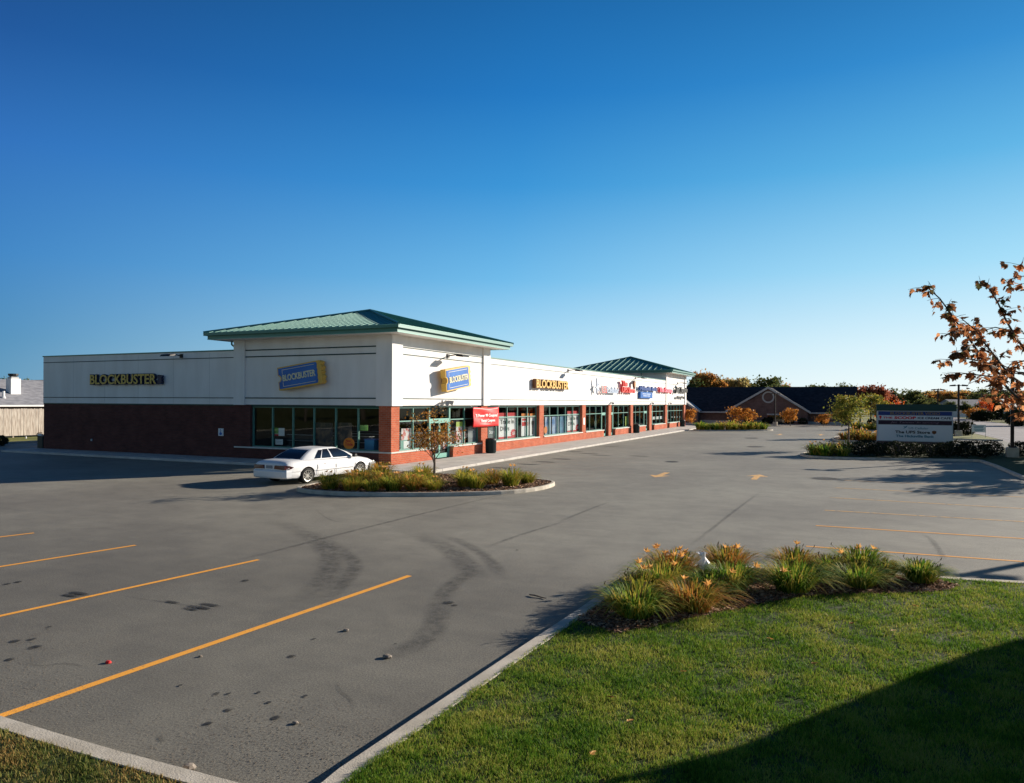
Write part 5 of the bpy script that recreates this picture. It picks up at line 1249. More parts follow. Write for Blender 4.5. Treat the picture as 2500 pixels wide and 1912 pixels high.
# hedge shrubs ------------------------------------------------------------------
def shrub_proto(seed, material='hedge', n=900, leaf=.10):
    t = thing('shrub', 'x', 'shrub'); rg = np.random.default_rng(seed)
    d = rg.normal(size=(n, 3)); d /= np.linalg.norm(d, axis=1)[:, None]; rr2 = rg.uniform(.55, 1.0, (n, 1))**.5
    P = d*rr2*np.array([.62, .62, .48])*(1+.18*np.sin(d[:, :1]*7+seed)*np.cos(d[:, 1:2]*6)); P[:, 2] += .5; P = P[P[:, 2] > .02]
    V, F = leaf_quads(P, leaf, rng=rg); npmesh('foliage', V, F, M[material], t)
    b = MB()
    for k in range(6): a = k*1.05; b.tube([(0, 0, 0), (math.cos(a)*.2, math.sin(a)*.2, .35), (math.cos(a)*.35, math.sin(a)*.35, .7)], [.02, .015, .006], 4)
    b.build('stems', M['bark'], t); return t
sh = [shrub_proto(1), shrub_proto(2)]
used = [False, False]
spots = [(22.4, 19.8), (23.4, 20.0), (24.4, 20.3), (25.4, 20.6), (26.4, 20.9), (27.4, 21.2), (28.3, 21.5), (22.6, 21.6), (24.0, 22.2), (25.6, 22.6), (27.2, 23.0), (29.3, 21.9), (30.2, 24.0), (29.2, 24.6), (31.9, 24.6), (31.9, 25.8), (30.4, 26.5), (29.0, 27.2), (23.0, 24.2), (28.3, 24.8)]
spots.sort(key=lambda q: (Vector((q[0], q[1], 0))-CAM).dot(RGT)/(Vector((q[0], q[1], 0))-CAM).dot(FWD))
for i, q in enumerate(spots):
    k = i % 2; o = sh[k] if not used[k] else copy_tree(sh[k]); used[k] = True
    s = rnd.uniform(.95, 1.2); o.location = (q[0], q[1], .12); o.rotation_euler = (0, 0, rnd.uniform(0, 6)); o.scale = (s, s, s*.84)
    o['label'] = 'dark clipped shrub round the monument sign, %s from the left' % ORD[i]; o['group'] = 'shrubs round the monument sign'
hb = shrub_proto(5, 'hedge', 700, .16)
first = True
for i, (x, y) in enumerate([(30.6, 60.5), (31.6, 60.8), (32.6, 61.0), (33.4, 60.7)]):
    o = place(hb, (x, y, .12), i*1.3, 1.5, 'dark shrub behind the lamp post at the drive entrance, %s from the left' % ORD[i], i == 0); o['group'] = 'shrubs at the drive entrance'
for i, (x, y) in enumerate([(-35.5, 1.5), (-36.8, 2.2), (-37.2, .2)]):
    o = place(hb, (x, y, 0), i, .75, 'low dark shrub at the left edge of the lot, %s from the left' % ORD[i]); o['group'] = 'shrubs at the left lot edge'
# shrubs in front of the church
first = True; k = 0
for x in (6.5, 9.4, 13.0, 15.0, 18.2, 21.5, 25.0):
    place(hb, (x, 95.2, 0), x, 1.15, 'dark clipped shrub along the far brick building, %s from the left' % ORD[k])['group'] = 'shrubs along the far building'; k += 1

# trees ---------------------------------------------------------------------------
tr = make_tree('small_tree', 'small rusty leaved tree in the planted island beside the white car', 'tree', 3.2, 1.45, .95, M['rusttree'], 1500, .10, 26, .05, .22, 23)
tr.location = (6.43, -6.5, .11)
tg = make_tree('young_tree', 'yellow green young tree left of the monument sign', 'tree', 4.5, 1.75, 1.7, M['ygreen'], 2600, .17, 22, .07, .24, 31)
tg.location = (21.7, 28.7, .12)
o = place(tg, (24.3, 51.8, .12), 2.1, 1.08, 'yellow green young tree behind the first one, partly hidden by the monument sign')
# off frame street trees by the road (their shade lies across the lot)
place(tg, (33.2, 17.5, .12), 1.0, 1.25, 'young street tree outside the right edge of the photo, nearer the camera')['group'] = 'street trees outside the frame'
place(tg, (34.0, 13.5, .12), 4.0, 1.2, 'young street tree outside the right edge of the photo, farther right')['group'] = 'street trees outside the frame'
OFFS = [(34.2, 23.2, .48), (34.4, 18.5, .5), (34.3, 20.9, .42), (34.9, 28.6, .52), (35.0, 31.0, .5)]  # dense unseen trees added to deepen the shade across the lot
ob = make_tree('ornamental_tree', 'broad orange tree in front of the far gabled brick building', 'tree', 3.4, 2.1, .5, M['orangebush'], 1500, .28, 14, .07, .27, 41, bushy=True)
ob.location = XY(PD(1640+775/4.394, 112))+(0,); ob.scale = (1.25, 1.25, .95)
o = place(ob, XY(PD(1640+1272/4.394, 112))+(0,), 1, .75, 'small pointed orange tree right of the far building door', sz=.90)
o = place(ob, XY(PD(1640+1630/4.394, 112))+(0,), 2, .65, 'small yellow tree at the right of the far building'); 
o = place(ob, XY(PD(1640+175/4.394, 108))+(0,), 3, .6, 'small orange tree showing past the far corner of the shops', sz=.85)
# far trees: prototypes
FP = {}
for kx, (m_, sd) in dict(A=('farA', 51), A2=('farA', 52), B=('farB', 53), C=('farC', 54), D=('farD', 55)).items():
    FP[kx] = make_tree('distant_tree', 'x', 'tree', 10, 4.6, 2.2, M[m_], 5200, .60, 30, .22, .20, sd)
usedp = {k: False for k in FP}
def fartree(kind, px, depth, top_py, label, wscale=1.0, group=None):
    p = PD(px, depth); hor = HY+0.0051*(px-1250)
    h = 3.45+(hor-top_py)*depth/FPX; s = h/9.3
    o = FP[kind] if not usedp[kind] else copy_tree(FP[kind]); usedp[kind] = True
    o.location = (p.x, p.y, -.03); o.rotation_euler = (0, 0, rnd.uniform(0, 6.28)); o.scale = (s*wscale, s*wscale, s); o['label'] = label
    if group: o['group'] = group
    return o
cx5 = lambda x: 1640+x/4.394
cy5 = lambda y: 880+y/4.394
fartree('B', cx5(400), 165, cy5(125), 'large orange and green tree above the left of the far dark roof', 1.0)
fartree('A', cx5(200), 160, cy5(215), 'dark green tree just right of the far shop tower', .9)
fartree('B', cx5(545), 175, cy5(190), 'brownish tree between the large orange one and the pale yellow one', .8)
fartree('C', cx5(715), 170, cy5(155), 'pale yellow tree above the far dark roof', .85)
fartree('B', cx5(850), 190, cy5(250), 'low reddish tree behind the pale yellow tree', .8)
fartree('A2', cx5(1040), 165, cy5(185), 'broad green tree above the peak of the far gable', 1.15)
fartree('B', cx5(1170), 180, cy5(255), 'low orange tree right of the broad green tree', .8)
k = 0
for (x, y, kd) in [(1480, 285, 'A'), (1570, 268, 'A2'), (1690, 288, 'A'), (1780, 255, 'A'), (1880, 285, 'A2'), (1960, 280, 'A')]:
    fartree(kd, cx5(x), 200+rnd.uniform(-15, 15), cy5(y), 'small dark treetop over the right half of the far roof, %s from the left' % ORD[k], .9, 'treetops over the far roof'); k += 1
cx6 = lambda x: 2060+x/4.993
cy6 = lambda y: 900+y/4.993
fartree('D', cx6(330), 132, cy6(198), 'large maroon tree behind the two young trees', .95)
fartree('D', cx6(500), 138, cy6(265), 'maroon tree falling away right of the large maroon one', .95)
fartree('D', cx6(200), 140, cy6(240), 'maroon tree at the right end of the far dark roof', .85)
fl = make_tree('flame_tree', 'brilliant orange red tree showing over the monument sign', 'tree', 4.2, 1.9, .5, M['flame'], 1500, .25, 14, .08, .26, 61, bushy=True)
p = PD(cx6(570), 100); fl.location = (p.x, p.y, 0)
o = place(fl, XY(PD(cx6(1730), 165))+(0,), 1.0, 1.1, 'fiery orange and red tree across the road', sz=1.15)
o = place(ob, XY(PD(cx6(1600), 160))+(0,), 1.0, 1.3, 'orange tree left of the fiery red one across the road', sz=.9)
k = 0
line_ = []
for i in range(40):
    px = 2185+i*12.5+rnd.uniform(-4, 4); row = i % 3
    d = (250, 215, 180)[row]+rnd.uniform(-10, 10); top = (951, 958, 975)[row]+rnd.uniform(-4, 6)
    if px > 2500: d *= .8; top += rnd.uniform(-4, 4)
    kd = rnd.choice(['A', 'A2', 'A', 'A2', 'A', 'B' if row < 2 else 'A', 'C' if row == 0 else 'A2'])
    line_.append((px, d, top, kd))
for i, (px, d, top, kd) in enumerate(line_):
    fartree(kd, px, d, top, 'autumn woodland tree across the road, %s from the left of that wood' % ORD[i], 1.15 if d > 200 else 1.0, 'trees of the wood across the road')
# trees outside the frame: right hand side and behind the camera (what the shop glass mirrors)
for i, (x, y, s) in enumerate(OFFS):
    o = copy_tree(FP['A']); o.location = (x, y, .1); o.rotation_euler = (0, 0, i*2.0); o.scale = (s, s, s); o['label'] = 'dense small tree added for its shade outside the right edge of the photo, %s nearest' % ORD[i]; o['group'] = 'street trees outside the frame'
n_ = 0
for y in range(-60, 150, 9):
    p = (62+rnd.uniform(-3, 6), y+rnd.uniform(-3, 3))
    if (Vector((p[0], p[1], 0))-CAM).dot(RGT)/max(1, (Vector((p[0], p[1], 0))-CAM).dot(FWD)) < .78 and (Vector((p[0], p[1], 0))-CAM).dot(FWD) > 0: continue
    o = copy_tree(FP['A' if y % 2 else 'A2']); o.location = (*p, 0); s = rnd.uniform(.8, 1.0); o.scale = (s, s, s); o['label'] = 'green tree beyond the road outside the frame'; o['group'] = 'trees outside the frame'
for x in range(-70, 60, 9):
    o = copy_tree(FP['A' if x % 2 else 'A2']); o.location = (x+rnd.uniform(-3, 3), -78+rnd.uniform(-4, 4), 0); s = rnd.uniform(.9, 1.15); o.scale = (s*1.1, s*1.1, s); o['label'] = 'green tree beyond the road outside the frame'; o['group'] = 'trees outside the frame'
# left treetops behind house
cxl = lambda x: x/8.4
cyl = lambda y: 900+y/8.4
fartree('A', cxl(40), 130, cyl(215), 'dark treetop left of the chimney at the far left', .8)
fartree('A2', cxl(170), 130, cyl(205), 'dark treetop right behind the chimney at the far left', .6)
fartree('A', cxl(440), 135, cyl(240), 'low dark treetop over the grey house roof', .7)

# foreground maple (trunk just outside the frame) ---------------------------------
mp = thing('maple_tree', 'young maple with sparse rusty leaves reaching in from the right edge', 'tree', tuple(CG(7.95, 9.95)))
mp.location.z = .13
cx7 = lambda x, y: (2140+x/3.111, 600+y/3.111)
def P7(x, y, d): return DP(*cx7(x, y), d)
trunk_top = P7(1345, 1250, 10.0)
B_ = []
B_.append([P7(1500, 1500, 10.4), P7(1240, 1300, 10.2), P7(1110, 1190, 10.0), P7(1000, 1085, 9.8), P7(890, 960, 9.7), P7(800, 845, 9.6), P7(730, 745, 9.5), P7(650, 640, 9.5), P7(560, 510, 9.4), P7(480, 400, 9.4), P7(400, 330, 9.4), P7(340, 310, 9.4)])
B_.append([P7(1345, 1250, 10.0), P7(1120, 1060, 10.5), P7(1000, 975, 10.5), P7(900, 840, 10.4), P7(820, 740, 10.4), P7(750, 640, 10.3), P7(640, 550, 10.3)])
B_.append([P7(1400, 1100, 10.5), P7(1180, 860, 10.7), P7(1060, 700, 10.6), P7(980, 560, 10.6), P7(920, 430, 10.5), P7(850, 320, 10.5), P7(790, 300, 10.5)])
B_.append([P7(1000, 1085, 9.8), P7(930, 1000, 9.9), P7(800, 985, 9.8), P7(680, 970, 9.8), P7(560, 985, 9.8)])
B_.append([P7(920, 930, 9.9), P7(800, 880, 9.6), P7(700, 860, 9.6), P7(600, 850, 9.5), P7(530, 870, 9.5)])
B_.append([P7(1400, 700, 10.8), P7(1250, 420, 10.9), P7(1120, 230, 10.9), P7(1030, 250, 10.9), P7(990, 280, 10.9)])
B_.append([P7(1250, 420, 10.9), P7(1160, 200, 10.8), P7(1090, 140, 10.8)])
B_.append([P7(1110, 1190, 10), P7(1040, 1150, 10.3), P7(970, 1100, 10.4), P7(900, 1090, 10.4)])
B_.append([P7(1180, 860, 10.7), P7(1100, 880, 10.9), P7(1020, 900, 11.0), P7(980, 950, 11.0)])
B_.append([P7(1060, 700, 10.6), P7(1000, 640, 10.9), P7(900, 620, 10.9), P7(830, 640, 10.9)])
B_.append([P7(730, 745, 9.5), P7(680, 780, 9.3), P7(650, 800, 9.3)])
B_.append([P7(650, 640, 9.5), P7(570, 660, 9.4), P7(500, 690, 9.4)])
B_.append([P7(1240, 1300, 10.2), P7(1120, 1280, 10.3), P7(1020, 1200, 10.4), P7(980, 1170, 10.4)])
B_.append([P7(1180, 860, 10.7), P7(1140, 700, 11.0), P7(1100, 640, 11.1)])
# off-frame right half of the crown
base = Vector(trunk_top)
for k in range(14):
    a = rnd.uniform(-1.1, 1.5); z = rnd.uniform(.3, 2.8); o_ = RGT*math.cos(a)*rnd.uniform(1.0, 2.0)+FWD*math.sin(a)*rnd.uniform(.6, 1.8)
    B_.append([base+Vector((0, 0, z*.4)), base+o_*.5+Vector((0, 0, z*.8)), base+o_+Vector((0, 0, z*1.15))])
b = MB()
tl_ = CG(7.95, 9.95, .13)
b.tube([tl_, tl_+Vector((.03, .02, 1.5)), trunk_top+Vector((0, 0, -.4)), trunk_top+Vector((0, 0, .8)), trunk_top+Vector((.1, 0, 2.4)), trunk_top+Vector((0, .1, 3.4))], [.085, .075, .06, .05, .03, .01], 8)
for i, br in enumerate(B_):
    n = len(br); r0 = .017 if i < 3 else .008
    b.tube([tuple(p) for p in br], [r0*(1-k/n)+.004 for k in range(n)], 5)
trunkmb = b
leafshape = [(0, 0), (.10, -.20), (.38, -.42), (.45, -.22), (.62, -.34), (.72, -.14), (1.0, 0), (.72, .14), (.62, .34), (.45, .22), (.38, .42), (.10, .20)]
LV = MB(); TW = MB(); rr_ = random.Random(77)
def add_leaf(p, L_, drop):
    d = Vector((rr_.uniform(-1, 1), rr_.uniform(-1, 1), -drop*rr_.uniform(.0, 1.6))).normalized(); n = Vector((rr_.gauss(0, .55), rr_.gauss(0, .55), 1)).normalized()
    e = n.cross(d)
    if e.length < .1: return
    e.normalize(); n = d.cross(e); cup = rr_.uniform(-.28, .28); bend = rr_.uniform(-.1, .35)
    vs = [p+(d*x+e*y+n*(abs(y)*cup*2-bend*x*x))*L_ for x, y in leafshape]
    LV.add(vs, [(0, 1, 2, 3), (0, 3, 4, 5), (0, 5, 6), (0, 6, 7), (0, 7, 8, 9), (0, 9, 10, 11)])
for i, br in enumerate(B_):
    n = len(br)
    for s in range(n-1):
        frac = s/(n-1)
        if i < 14 and frac < .12 and i < 3: continue
        seg = br[s+1]-br[s]; cnt = max(1, int(seg.length*(15 if i < 14 else 6)*(.8+frac*.6)+rr_.random()))
        for k in range(cnt):
            p = br[s]+seg*rr_.random(); dr = (seg.normalized()+Vector((rr_.gauss(0, .75), rr_.gauss(0, .75), rr_.gauss(.1, .6)))).normalized(); tl3 = rr_.uniform(.08, .26)
            q3 = p+dr*tl3*.6+Vector((0, 0, -.01)); e3 = p+dr*tl3+Vector((0, 0, -.03)); TW.tube([tuple(p), tuple(q3), tuple(e3)], [.0045, .0035, .002], 4)
            for _ in range(rr_.randint(3, 6)):
                u3 = rr_.uniform(.25, 1.0); pp = p.lerp(e3, u3)+Vector((rr_.gauss(0, .012), rr_.gauss(0, .012), rr_.gauss(-.012, .012))); add_leaf(pp, rr_.choice([.05, .07, .085, .10, .115, .13]), .8)
LV.build('leaves', M['oakleaf'], mp, world=True); trunkmb.add(TW.v, TW.f); trunkmb.build('trunk', M['bark'], mp, smooth=True, world=True)

# ================================================================== MONUMENT SIGN
ms = thing('monument_sign', 'white multi tenant monument sign on a brick base among dark shrubs', 'sign', (25.8, 26.4, 0))
MX0, MX1 = -2.3, 2.38
MB().box(MX0-.02, -.28, .1, MX1+.02, .28, .83).build('brick_base', M['brick2'], ms)
MB().box(MX0-.03, -.26, 2.98, MX1+.2, .26, 3.44).build('cap', M['header'], ms)
MB().box(MX0, -.2, .831, MX1, .2, 2.979).build('cabinet', mat('sign_cabinet', (.55, .60, .62), .5), ms)
def mrow(z0, z1, material, name='name_panel', x0=MX0+.09, x1=MX1-.07, y=-.212): return MB().box(x0, y, z0, x1, -.201, z1).build(name, material, ms)
def mtext(txt, x, z, w, h, material, off=.015, y=-.214, **k):
    bb = text_mb(txt, w, h, .012, off, **k); bb.xf(side_mtx(x, z, y)); return bb.build('lettering', [material, material], ms)
W0 = MX1-MX0
mrow(2.66, 2.93, mat('panel_blue', (.02, .05, .22), .5)); mtext('BLOCKBUSTER VIDEO', MX0+.85, 2.70, 3.05, .20, mat('panel_gold', (.33, .22, .08), .5))
mrow(2.33, 2.63, M['siding']); mtext('THE', MX0+.38, 2.42, .6, .13, M['redband'], .03); mtext('SCOOP', MX0+1.1, 2.39, 1.35, .20, M['redband'], .045); mtext('ICE CREAM CAFE', MX0+2.55, 2.41, 2.0, .15, M['navy'], .03)
bb = MB(); bb.prism([(.08*math.cos(a), .08*math.sin(a)+.13) for a in np.linspace(0, 6.28, 12, endpoint=False)], 0, .012); bb.prism([(-.05, .05), (0, -.06), (.05, .05)], 0, .012); bb.xf(side_mtx(MX0+.22, 2.41, -.214)); bb.build('cone_emblem', M['redband'], ms)
mrow(2.01, 2.30, mat('panel_plum', (.03, .012, .03), .5)); mtext("Jet Tannin' In tanning", MX0+.85, 2.07, 3.0, .17, mat('panel_mauve', (.25, .16, .2), .5), .0, shear=.3)
mrow(.88, 1.97, M['siding'])
mtext('US Cellular', MX0+2.0, 1.70, 1.2, .14, M['teal'], 0.0)
bb = MB(); bb.prism([(0, 0), (.1, .12), (0, .2), (.14, .18), (.28, .26), (.2, .12), (.12, .08)], 0, .012); bb.xf(side_mtx(MX0+1.65, 1.69, -.214)); bb.build('star_emblem', M['teal'], ms)
mtext('The UPS Store', MX0+1.15, 1.39, 2.15, .20, M['black'], .03)
bb = MB(); bb.prism([(0, .06), (.13, -.02), (.26, .06), (.26, .2), (.13, .24), (0, .2)], 0, .012); bb.xf(side_mtx(MX0+3.42, 1.38, -.214)); bb.build('shield_emblem', M['brown'], ms)
mtext('The Hicksville Bank', MX0+1.2, 1.12, 2.35, .17, M['teal'], .03)

# second brick sign behind
t = thing('brick_entrance_sign', 'low brown brick sign with red letters on white legs beyond the monument sign', 'sign', (27.0, 76.5, .12))
MB().box(-1.6, -.2, .75, 1.6, .2, 1.95).build('panel', M['brick2'], t); MB().box(-1.5, -.22, .0, -1.1, .22, .74).build('leg', M['whitebrick'], t); MB().box(1.1, -.22, 0, 1.5, .22, .74).build('leg', M['whitebrick'], t)
bb = text_mb('BANK', 1.4, .4, .02, .03); bb.xf(side_mtx(-.9, 1.2, -.203)); bb.build('lettering', [M['red'], M['red']], t)

# small yard sign
p = G(*(2300+750/10.985, 980+990/10.985)); t = thing('yard_sign', 'pale blue printed sign on two posts on the grass beside the drive', 'sign', (33.6, 54.6, .1))
MB().box(-.6, -.02, .55, .62, .02, 1.3).build('panel', M['siding'], t)
for x in (-.58, .58): MB().box(x-.02, -.045, 0, x+.02, -.021, 1.32).build('post', M['white'], t)
b = MB()
for z, w in ((1.12, .9), (.98, .8), (.82, .85), (.68, .7)): b.box(-w/2, -.026, z, w/2, -.021, z+.07)
b.build('print_lines', M['teal'], t)

# ================================================================== LAMP POSTS
def lamp_post(loc, h, label, first=[None], heads=2):
    if first[0] is None:
        t = thing('lamp_post', label, 'lamp post', loc, 0, 'parking lot lamp posts')
        b = MB(); b.box(-.32, -.32, 0, .32, .32, .62); b.build('concrete_base', M['kerb'], t, bevel=.03)
        b = MB(); b.box(-.09, -.09, .62, .09, .09, 5.45); b.box(-.16, -.16, .621, .16, .16, .66); b.build('post', M['pole'], t)
        for s in (-1, 1):
            a = MB(); a.box(s*.09, -.03, 5.3, s*.35, .03, 5.37); a.build('arm', M['pole'], t)
            a = MB(); a.add([(s*.3, -.2, 5.26), (s*.85, -.2, 5.26), (s*.85, .2, 5.26), (s*.3, .2, 5.26), (s*.3, -.17, 5.44), (s*.8, -.17, 5.38), (s*.8, .17, 5.38), (s*.3, .17, 5.44)], [(0, 3, 2, 1), (4, 5, 6, 7), (0, 1, 5, 4), (1, 2, 6, 5), (2, 3, 7, 6), (3, 0, 4, 7)]); a.build('lamp_head', M['pole'], t)
        first[0] = t; return t
    t = copy_tree(first[0]); t.location = loc; t['label'] = label; t.scale = (1, 1, h/5.6); return t
lamp_post((31.1, 23.4, .1), 5.6, 'nearest dark lamp post, right of the monument sign behind the maple leaves')
lamp_post((32.2, 57.5, .1), 5.6, 'dark lamp post on a concrete base beside the drive entrance')
lamp_post((32.8, 83.2, .1), 5.6, 'dark lamp post rising over the right part of the monument sign')
lamp_post((11.3, 88.8, 0), 5.2, 'dark lamp post with twin heads before the far gable')
q = Vector(XY(G(2287, 1417)))
sd = Vector((.601, .799)); q2 = q+sd*16.2
lamp_post((q2.x, q2.y, 0), 4.9, 'lamp post standing outside the right edge of the photo')

# utility poles
for i, (px, d, top) in enumerate([(2396, 190, 958), (2186.5, 200, 958)]):
    p = PD(px, d); h = 3.45+(HY+.0051*(px-1250)-top)*d/FPX
    t = thing('utility_pole', 'thin wooden utility pole across the road' if i == 0 else 'thin distant utility pole beside the maroon trees', 'utility pole', (p.x, p.y, 0))
    MB().tube([(0, 0, 0), (0, 0, h)], [.16, .1], 6).build('pole', M['bark'], t); MB().box(-.9, -.05, h-.6, .9, .05, h-.48).build('crossarm', M['bark'], t)

# ================================================================== FAR BRICK BUILDING (gabled)
ch = thing('gabled_brick_building', 'long low brown brick building with a huge dark roof and a pale trimmed gable', 'building', (0, 0, 0))
YC = 98.0
def SXat(px, Y): 
    d = ray(px, HY); return CAM.x+d.x*(Y-CAM.y)/d.y
gx0, gx1, gxa = SXat(cx5(575), YC), SXat(cx5(1495), YC), SXat(cx5(1035), YC)
ze_, za_ = 1.98, 6.15
xr0, xr1 = SXat(cx5(-200), YC+9), SXat(cx5(1990), YC+9)
b = MB(); b.box(xr0+1, YC+1.5, -.03, xr1-1, YC+16, ze_); b.build('wall', M['brick2'], ch)
b = MB(); b.add([(gx0+.5, YC, -.03), (gx1-.5, YC, -.03), (gx1-.5, YC, ze_), (gxa, YC, za_-.25), (gx0+.5, YC, ze_), (gx0+.5, YC+3, -.03), (gx1-.5, YC+3, -.03), (gx1-.5, YC+3, ze_), (gxa, YC+3, za_-.25), (gx0+.5, YC+3, ze_)], [(0, 1, 2, 3, 4), (0, 5, 6, 1), (1, 6, 7, 2), (0, 4, 9, 5)]); b.build('gable_wall', M['brick2'], ch)
b = MB(); zr = 6.42
b.add([(xr0, YC+.6, ze_), (xr1, YC+.6, ze_), (xr1, YC+17, ze_), (xr0, YC+17, ze_), (xr0, YC+9, zr), (xr1, YC+9, zr)], [(0, 1, 5, 4), (2, 3, 4, 5), (0, 4, 3), (1, 2, 5), (0, 3, 2, 1)])
b.add([(gx0, YC-.5, ze_+.02), (gx1, YC-.5, ze_+.02), (gxa, YC-.5, za_+.02), (gx0, YC+2, ze_+.02), (gx1, YC+2, ze_+.02), (gxa, YC+9, za_+.02)], [(0, 2, 5, 3), (1, 4, 5, 2)])
rf = b.build('roof', M['darkroof'], ch)
b = MB(); th = .42
for (xa, xb) in ((gx0, gxa), (gx1, gxa)):
    b.add([(xa, YC-.55, ze_-.25), (xb, YC-.55, za_-.25), (xb, YC-.55, za_+.12), (xa, YC-.55, ze_+.12), (xa, YC-.35, ze_-.25), (xb, YC-.35, za_-.25), (xb, YC-.35, za_+.12), (xa, YC-.35, ze_+.12)], [(0, 1, 2, 3), (4, 7, 6, 5), (3, 2, 6, 7), (0, 4, 5, 1), (0, 3, 7, 4)])
b.box(xr0, YC+.5, ze_-.22, gx0+.3, YC+.6, ze_+.02); b.box(gx1-.3, YC+.5, ze_-.22, xr1, YC+.6, ze_+.02)
b.build('white_trim', M['trim'], ch)
b = MB(); b.lathe([(.75, 0), (1.0, 0), (1.0, .05), (.75, .05)], 24, axis='y', c=(gxa, YC-.08, 4.5)); b.build('round_vent', M['trim'], ch)
dx0, dx1 = SXat(cx5(1030), YC), SXat(cx5(1205), YC)
b = MB(); b.box(dx0, YC-.06, 0, dx1, YC-.01, 1.5); dd = b.build('door', M['carglass'], ch)
MB().box(dx0-.1, YC-.3, 1.5, dx1+.1, YC-.01, 1.72).build('door_canopy', M['trim'], ch)
wx0 = SXat(cx5(-80), YC-1); wx1 = SXat(cx5(305), YC-1); wxa = SXat(cx5(80), YC-1)
b = MB(); b.add([(wx0, YC-1, -.03), (wx1-.4, YC-1, -.03), (wx1-.4, YC-1, ze_), (wxa, YC-1, 4.1), (wx0, YC-1, ze_), (wx0, YC+2, -.03), (wx1-.4, YC+2, -.03), (wx1-.4, YC+2, ze_)], [(0, 1, 2, 3, 4), (1, 6, 7, 2)]); b.build('wing_wall', M['brick2'], ch)
b = MB(); b.add([(wx1, YC-1.1, ze_-.2), (wxa, YC-1.1, 4.0), (wxa, YC-1.1, 4.35), (wx1, YC-1.1, ze_+.15), (wx1, YC+3, ze_+.15), (wxa, YC+3, 4.35)], [(0, 3, 2, 1), (3, 4, 5, 2)]); b.build('white_trim', M['trim'], ch)
b = MB(); b.box(xr0+1, YC+1.3, -.03, xr1-1, YC+1.49, .45); b.box(gx0+.4, YC-.12, .4, dx0-.3, YC-.01, .5); b.box(dx1+.3, YC-.12, .4, gx1-.4, YC-.01, .5); b.build('stone_band', M['trim'], ch)

# ================================================================== LEFT: fence, house
fn = thing('board_fence', 'weathered vertical board fence at the far left beside the shops', 'fence', (-47.5, 0, 0))
rr_ = random.Random(9)
b = MB(); y = -6.0
while y < 40:
    w = rr_.uniform(.13, .17); z = 2.62+rr_.uniform(-.025, .025); x = rr_.uniform(-.012, .012)
    b.add([(x, y, .14), (x, y+w-.008, .14), (x, y+w-.008, z-.05), (x, y+w*.75, z), (x, y+w*.25, z), (x, y, z-.05), (x-.02, y, .14), (x-.02, y+w-.008, .14), (x-.02, y+w-.008, z-.05), (x-.02, y+w*.75, z), (x-.02, y+w*.25, z), (x-.02, y, z-.05)],
          [(0, 1, 2, 3, 4, 5), (11, 10, 9, 8, 7, 6), (0, 6, 7, 1), (1, 7, 8, 2), (5, 4, 10, 11), (4, 3, 9, 10), (0, 5, 11, 6)])
    y += w
b.build('boards', M['fence'], fn)
b = MB()
for z in (.6, 1.4, 2.2): b.box(-.10, -6, z, -.04, 40, z+.09)
b.build('rail', M['fence'], fn)
for k in range(18): MB().box(-.2, -6+k*2.6, -.03, -.11, -5.88+k*2.6, 2.4).build('post', M['fence'], fn)
p = G(58, 900+1432/8.4); t = thing('marker_post', 'tiny white post at the foot of the board fence', 'post', (p.x+.3, p.y, 0)); MB().tube([(0, 0, 0), (0, 0, .16)], .06, 8).build('post', M['white'], t); MB().lathe([(.065, .16), (.07, .18), (.001, .22)], 8).build('cap', M['trim'], t)

hs = thing('grey_roofed_house', 'house with a wide grey shingle roof behind the board fence', 'house', (-58, 0, 0))
# eave toward the fence along y; ridge further left
b = MB(); b.box(-13, -14, 0, -1.5, 44, 2.75); b.build('wall', M['brick2'], hs)
b = MB(); b.add([(-.6, -15, 2.86), (-.6, 45, 2.86), (-8, 45, 5.75), (-8, -15, 5.75), (-15.4, 45, 2.86), (-15.4, -15, 2.86)], [(0, 1, 2, 3), (3, 2, 4, 5)]); b.build('roof', M['shingle'], hs)
MB().box(-.62, -15, 2.70, -.5, 45, 2.87).build('gutter', M['whitebrick'], hs)
cc = DP(36, 935, 76); chm = MB(); X_, Y_ = -62.5, None
d = ray(33, 930); tt = (-62.0-CAM.x)/d.x; cy_ = CAM.y+d.y*tt
b = MB(); b.box(-4.5, cy_-.5, 3.8, -3.6, cy_+.55, 5.75); b.build('chimney', M['whitebrick'], hs); b = MB(); b.box(-4.4, cy_-.4, 5.751, -3.7, cy_+.4, 5.95); b.build('chimney_collar', M['trim'], hs)
b = MB(); b.lathe([(.3, 5.95), (.5, 6.1), (.5, 6.3), (.001, 6.3)], 10, c=(-4.05, cy_, 0)); b.build('chimney_cap', M['dark'], hs)
d = ray(10, 950); tt = (-60.5-CAM.x)/d.x; py_ = CAM.y+d.y*tt
b = MB(); b.tube([(-2.6, py_, 3.4), (-2.6, py_, 4.35)], .14, 8); b.tube([(-2.6, py_, 3.55), (-2.6, py_, 3.75)], .22, 8); b.build('roof_vent', M['whitebrick'], hs)
t2_ = thing('tan_roofed_house', 'tan house roof just visible beyond the grey roof at the shop wall', 'house', XY(PD(95, 115))+(0,))
b = MB(); b.add([(-4, -4, 5.2), (4, -4, 5.2), (4, 4, 5.2), (-4, 4, 5.2), (-2.5, 0, 6.55), (2.5, 0, 6.55)], [(0, 1, 5, 4), (2, 3, 4, 5), (0, 4, 3), (1, 2, 5)]); b.build('roof', mat('tan_shingles', (.42, .2, .12), .9), t2_); MB().box(-3.6, -3.6, 0, 3.6, 3.6, 5.2).build('wall', M['brick2'], t2_)

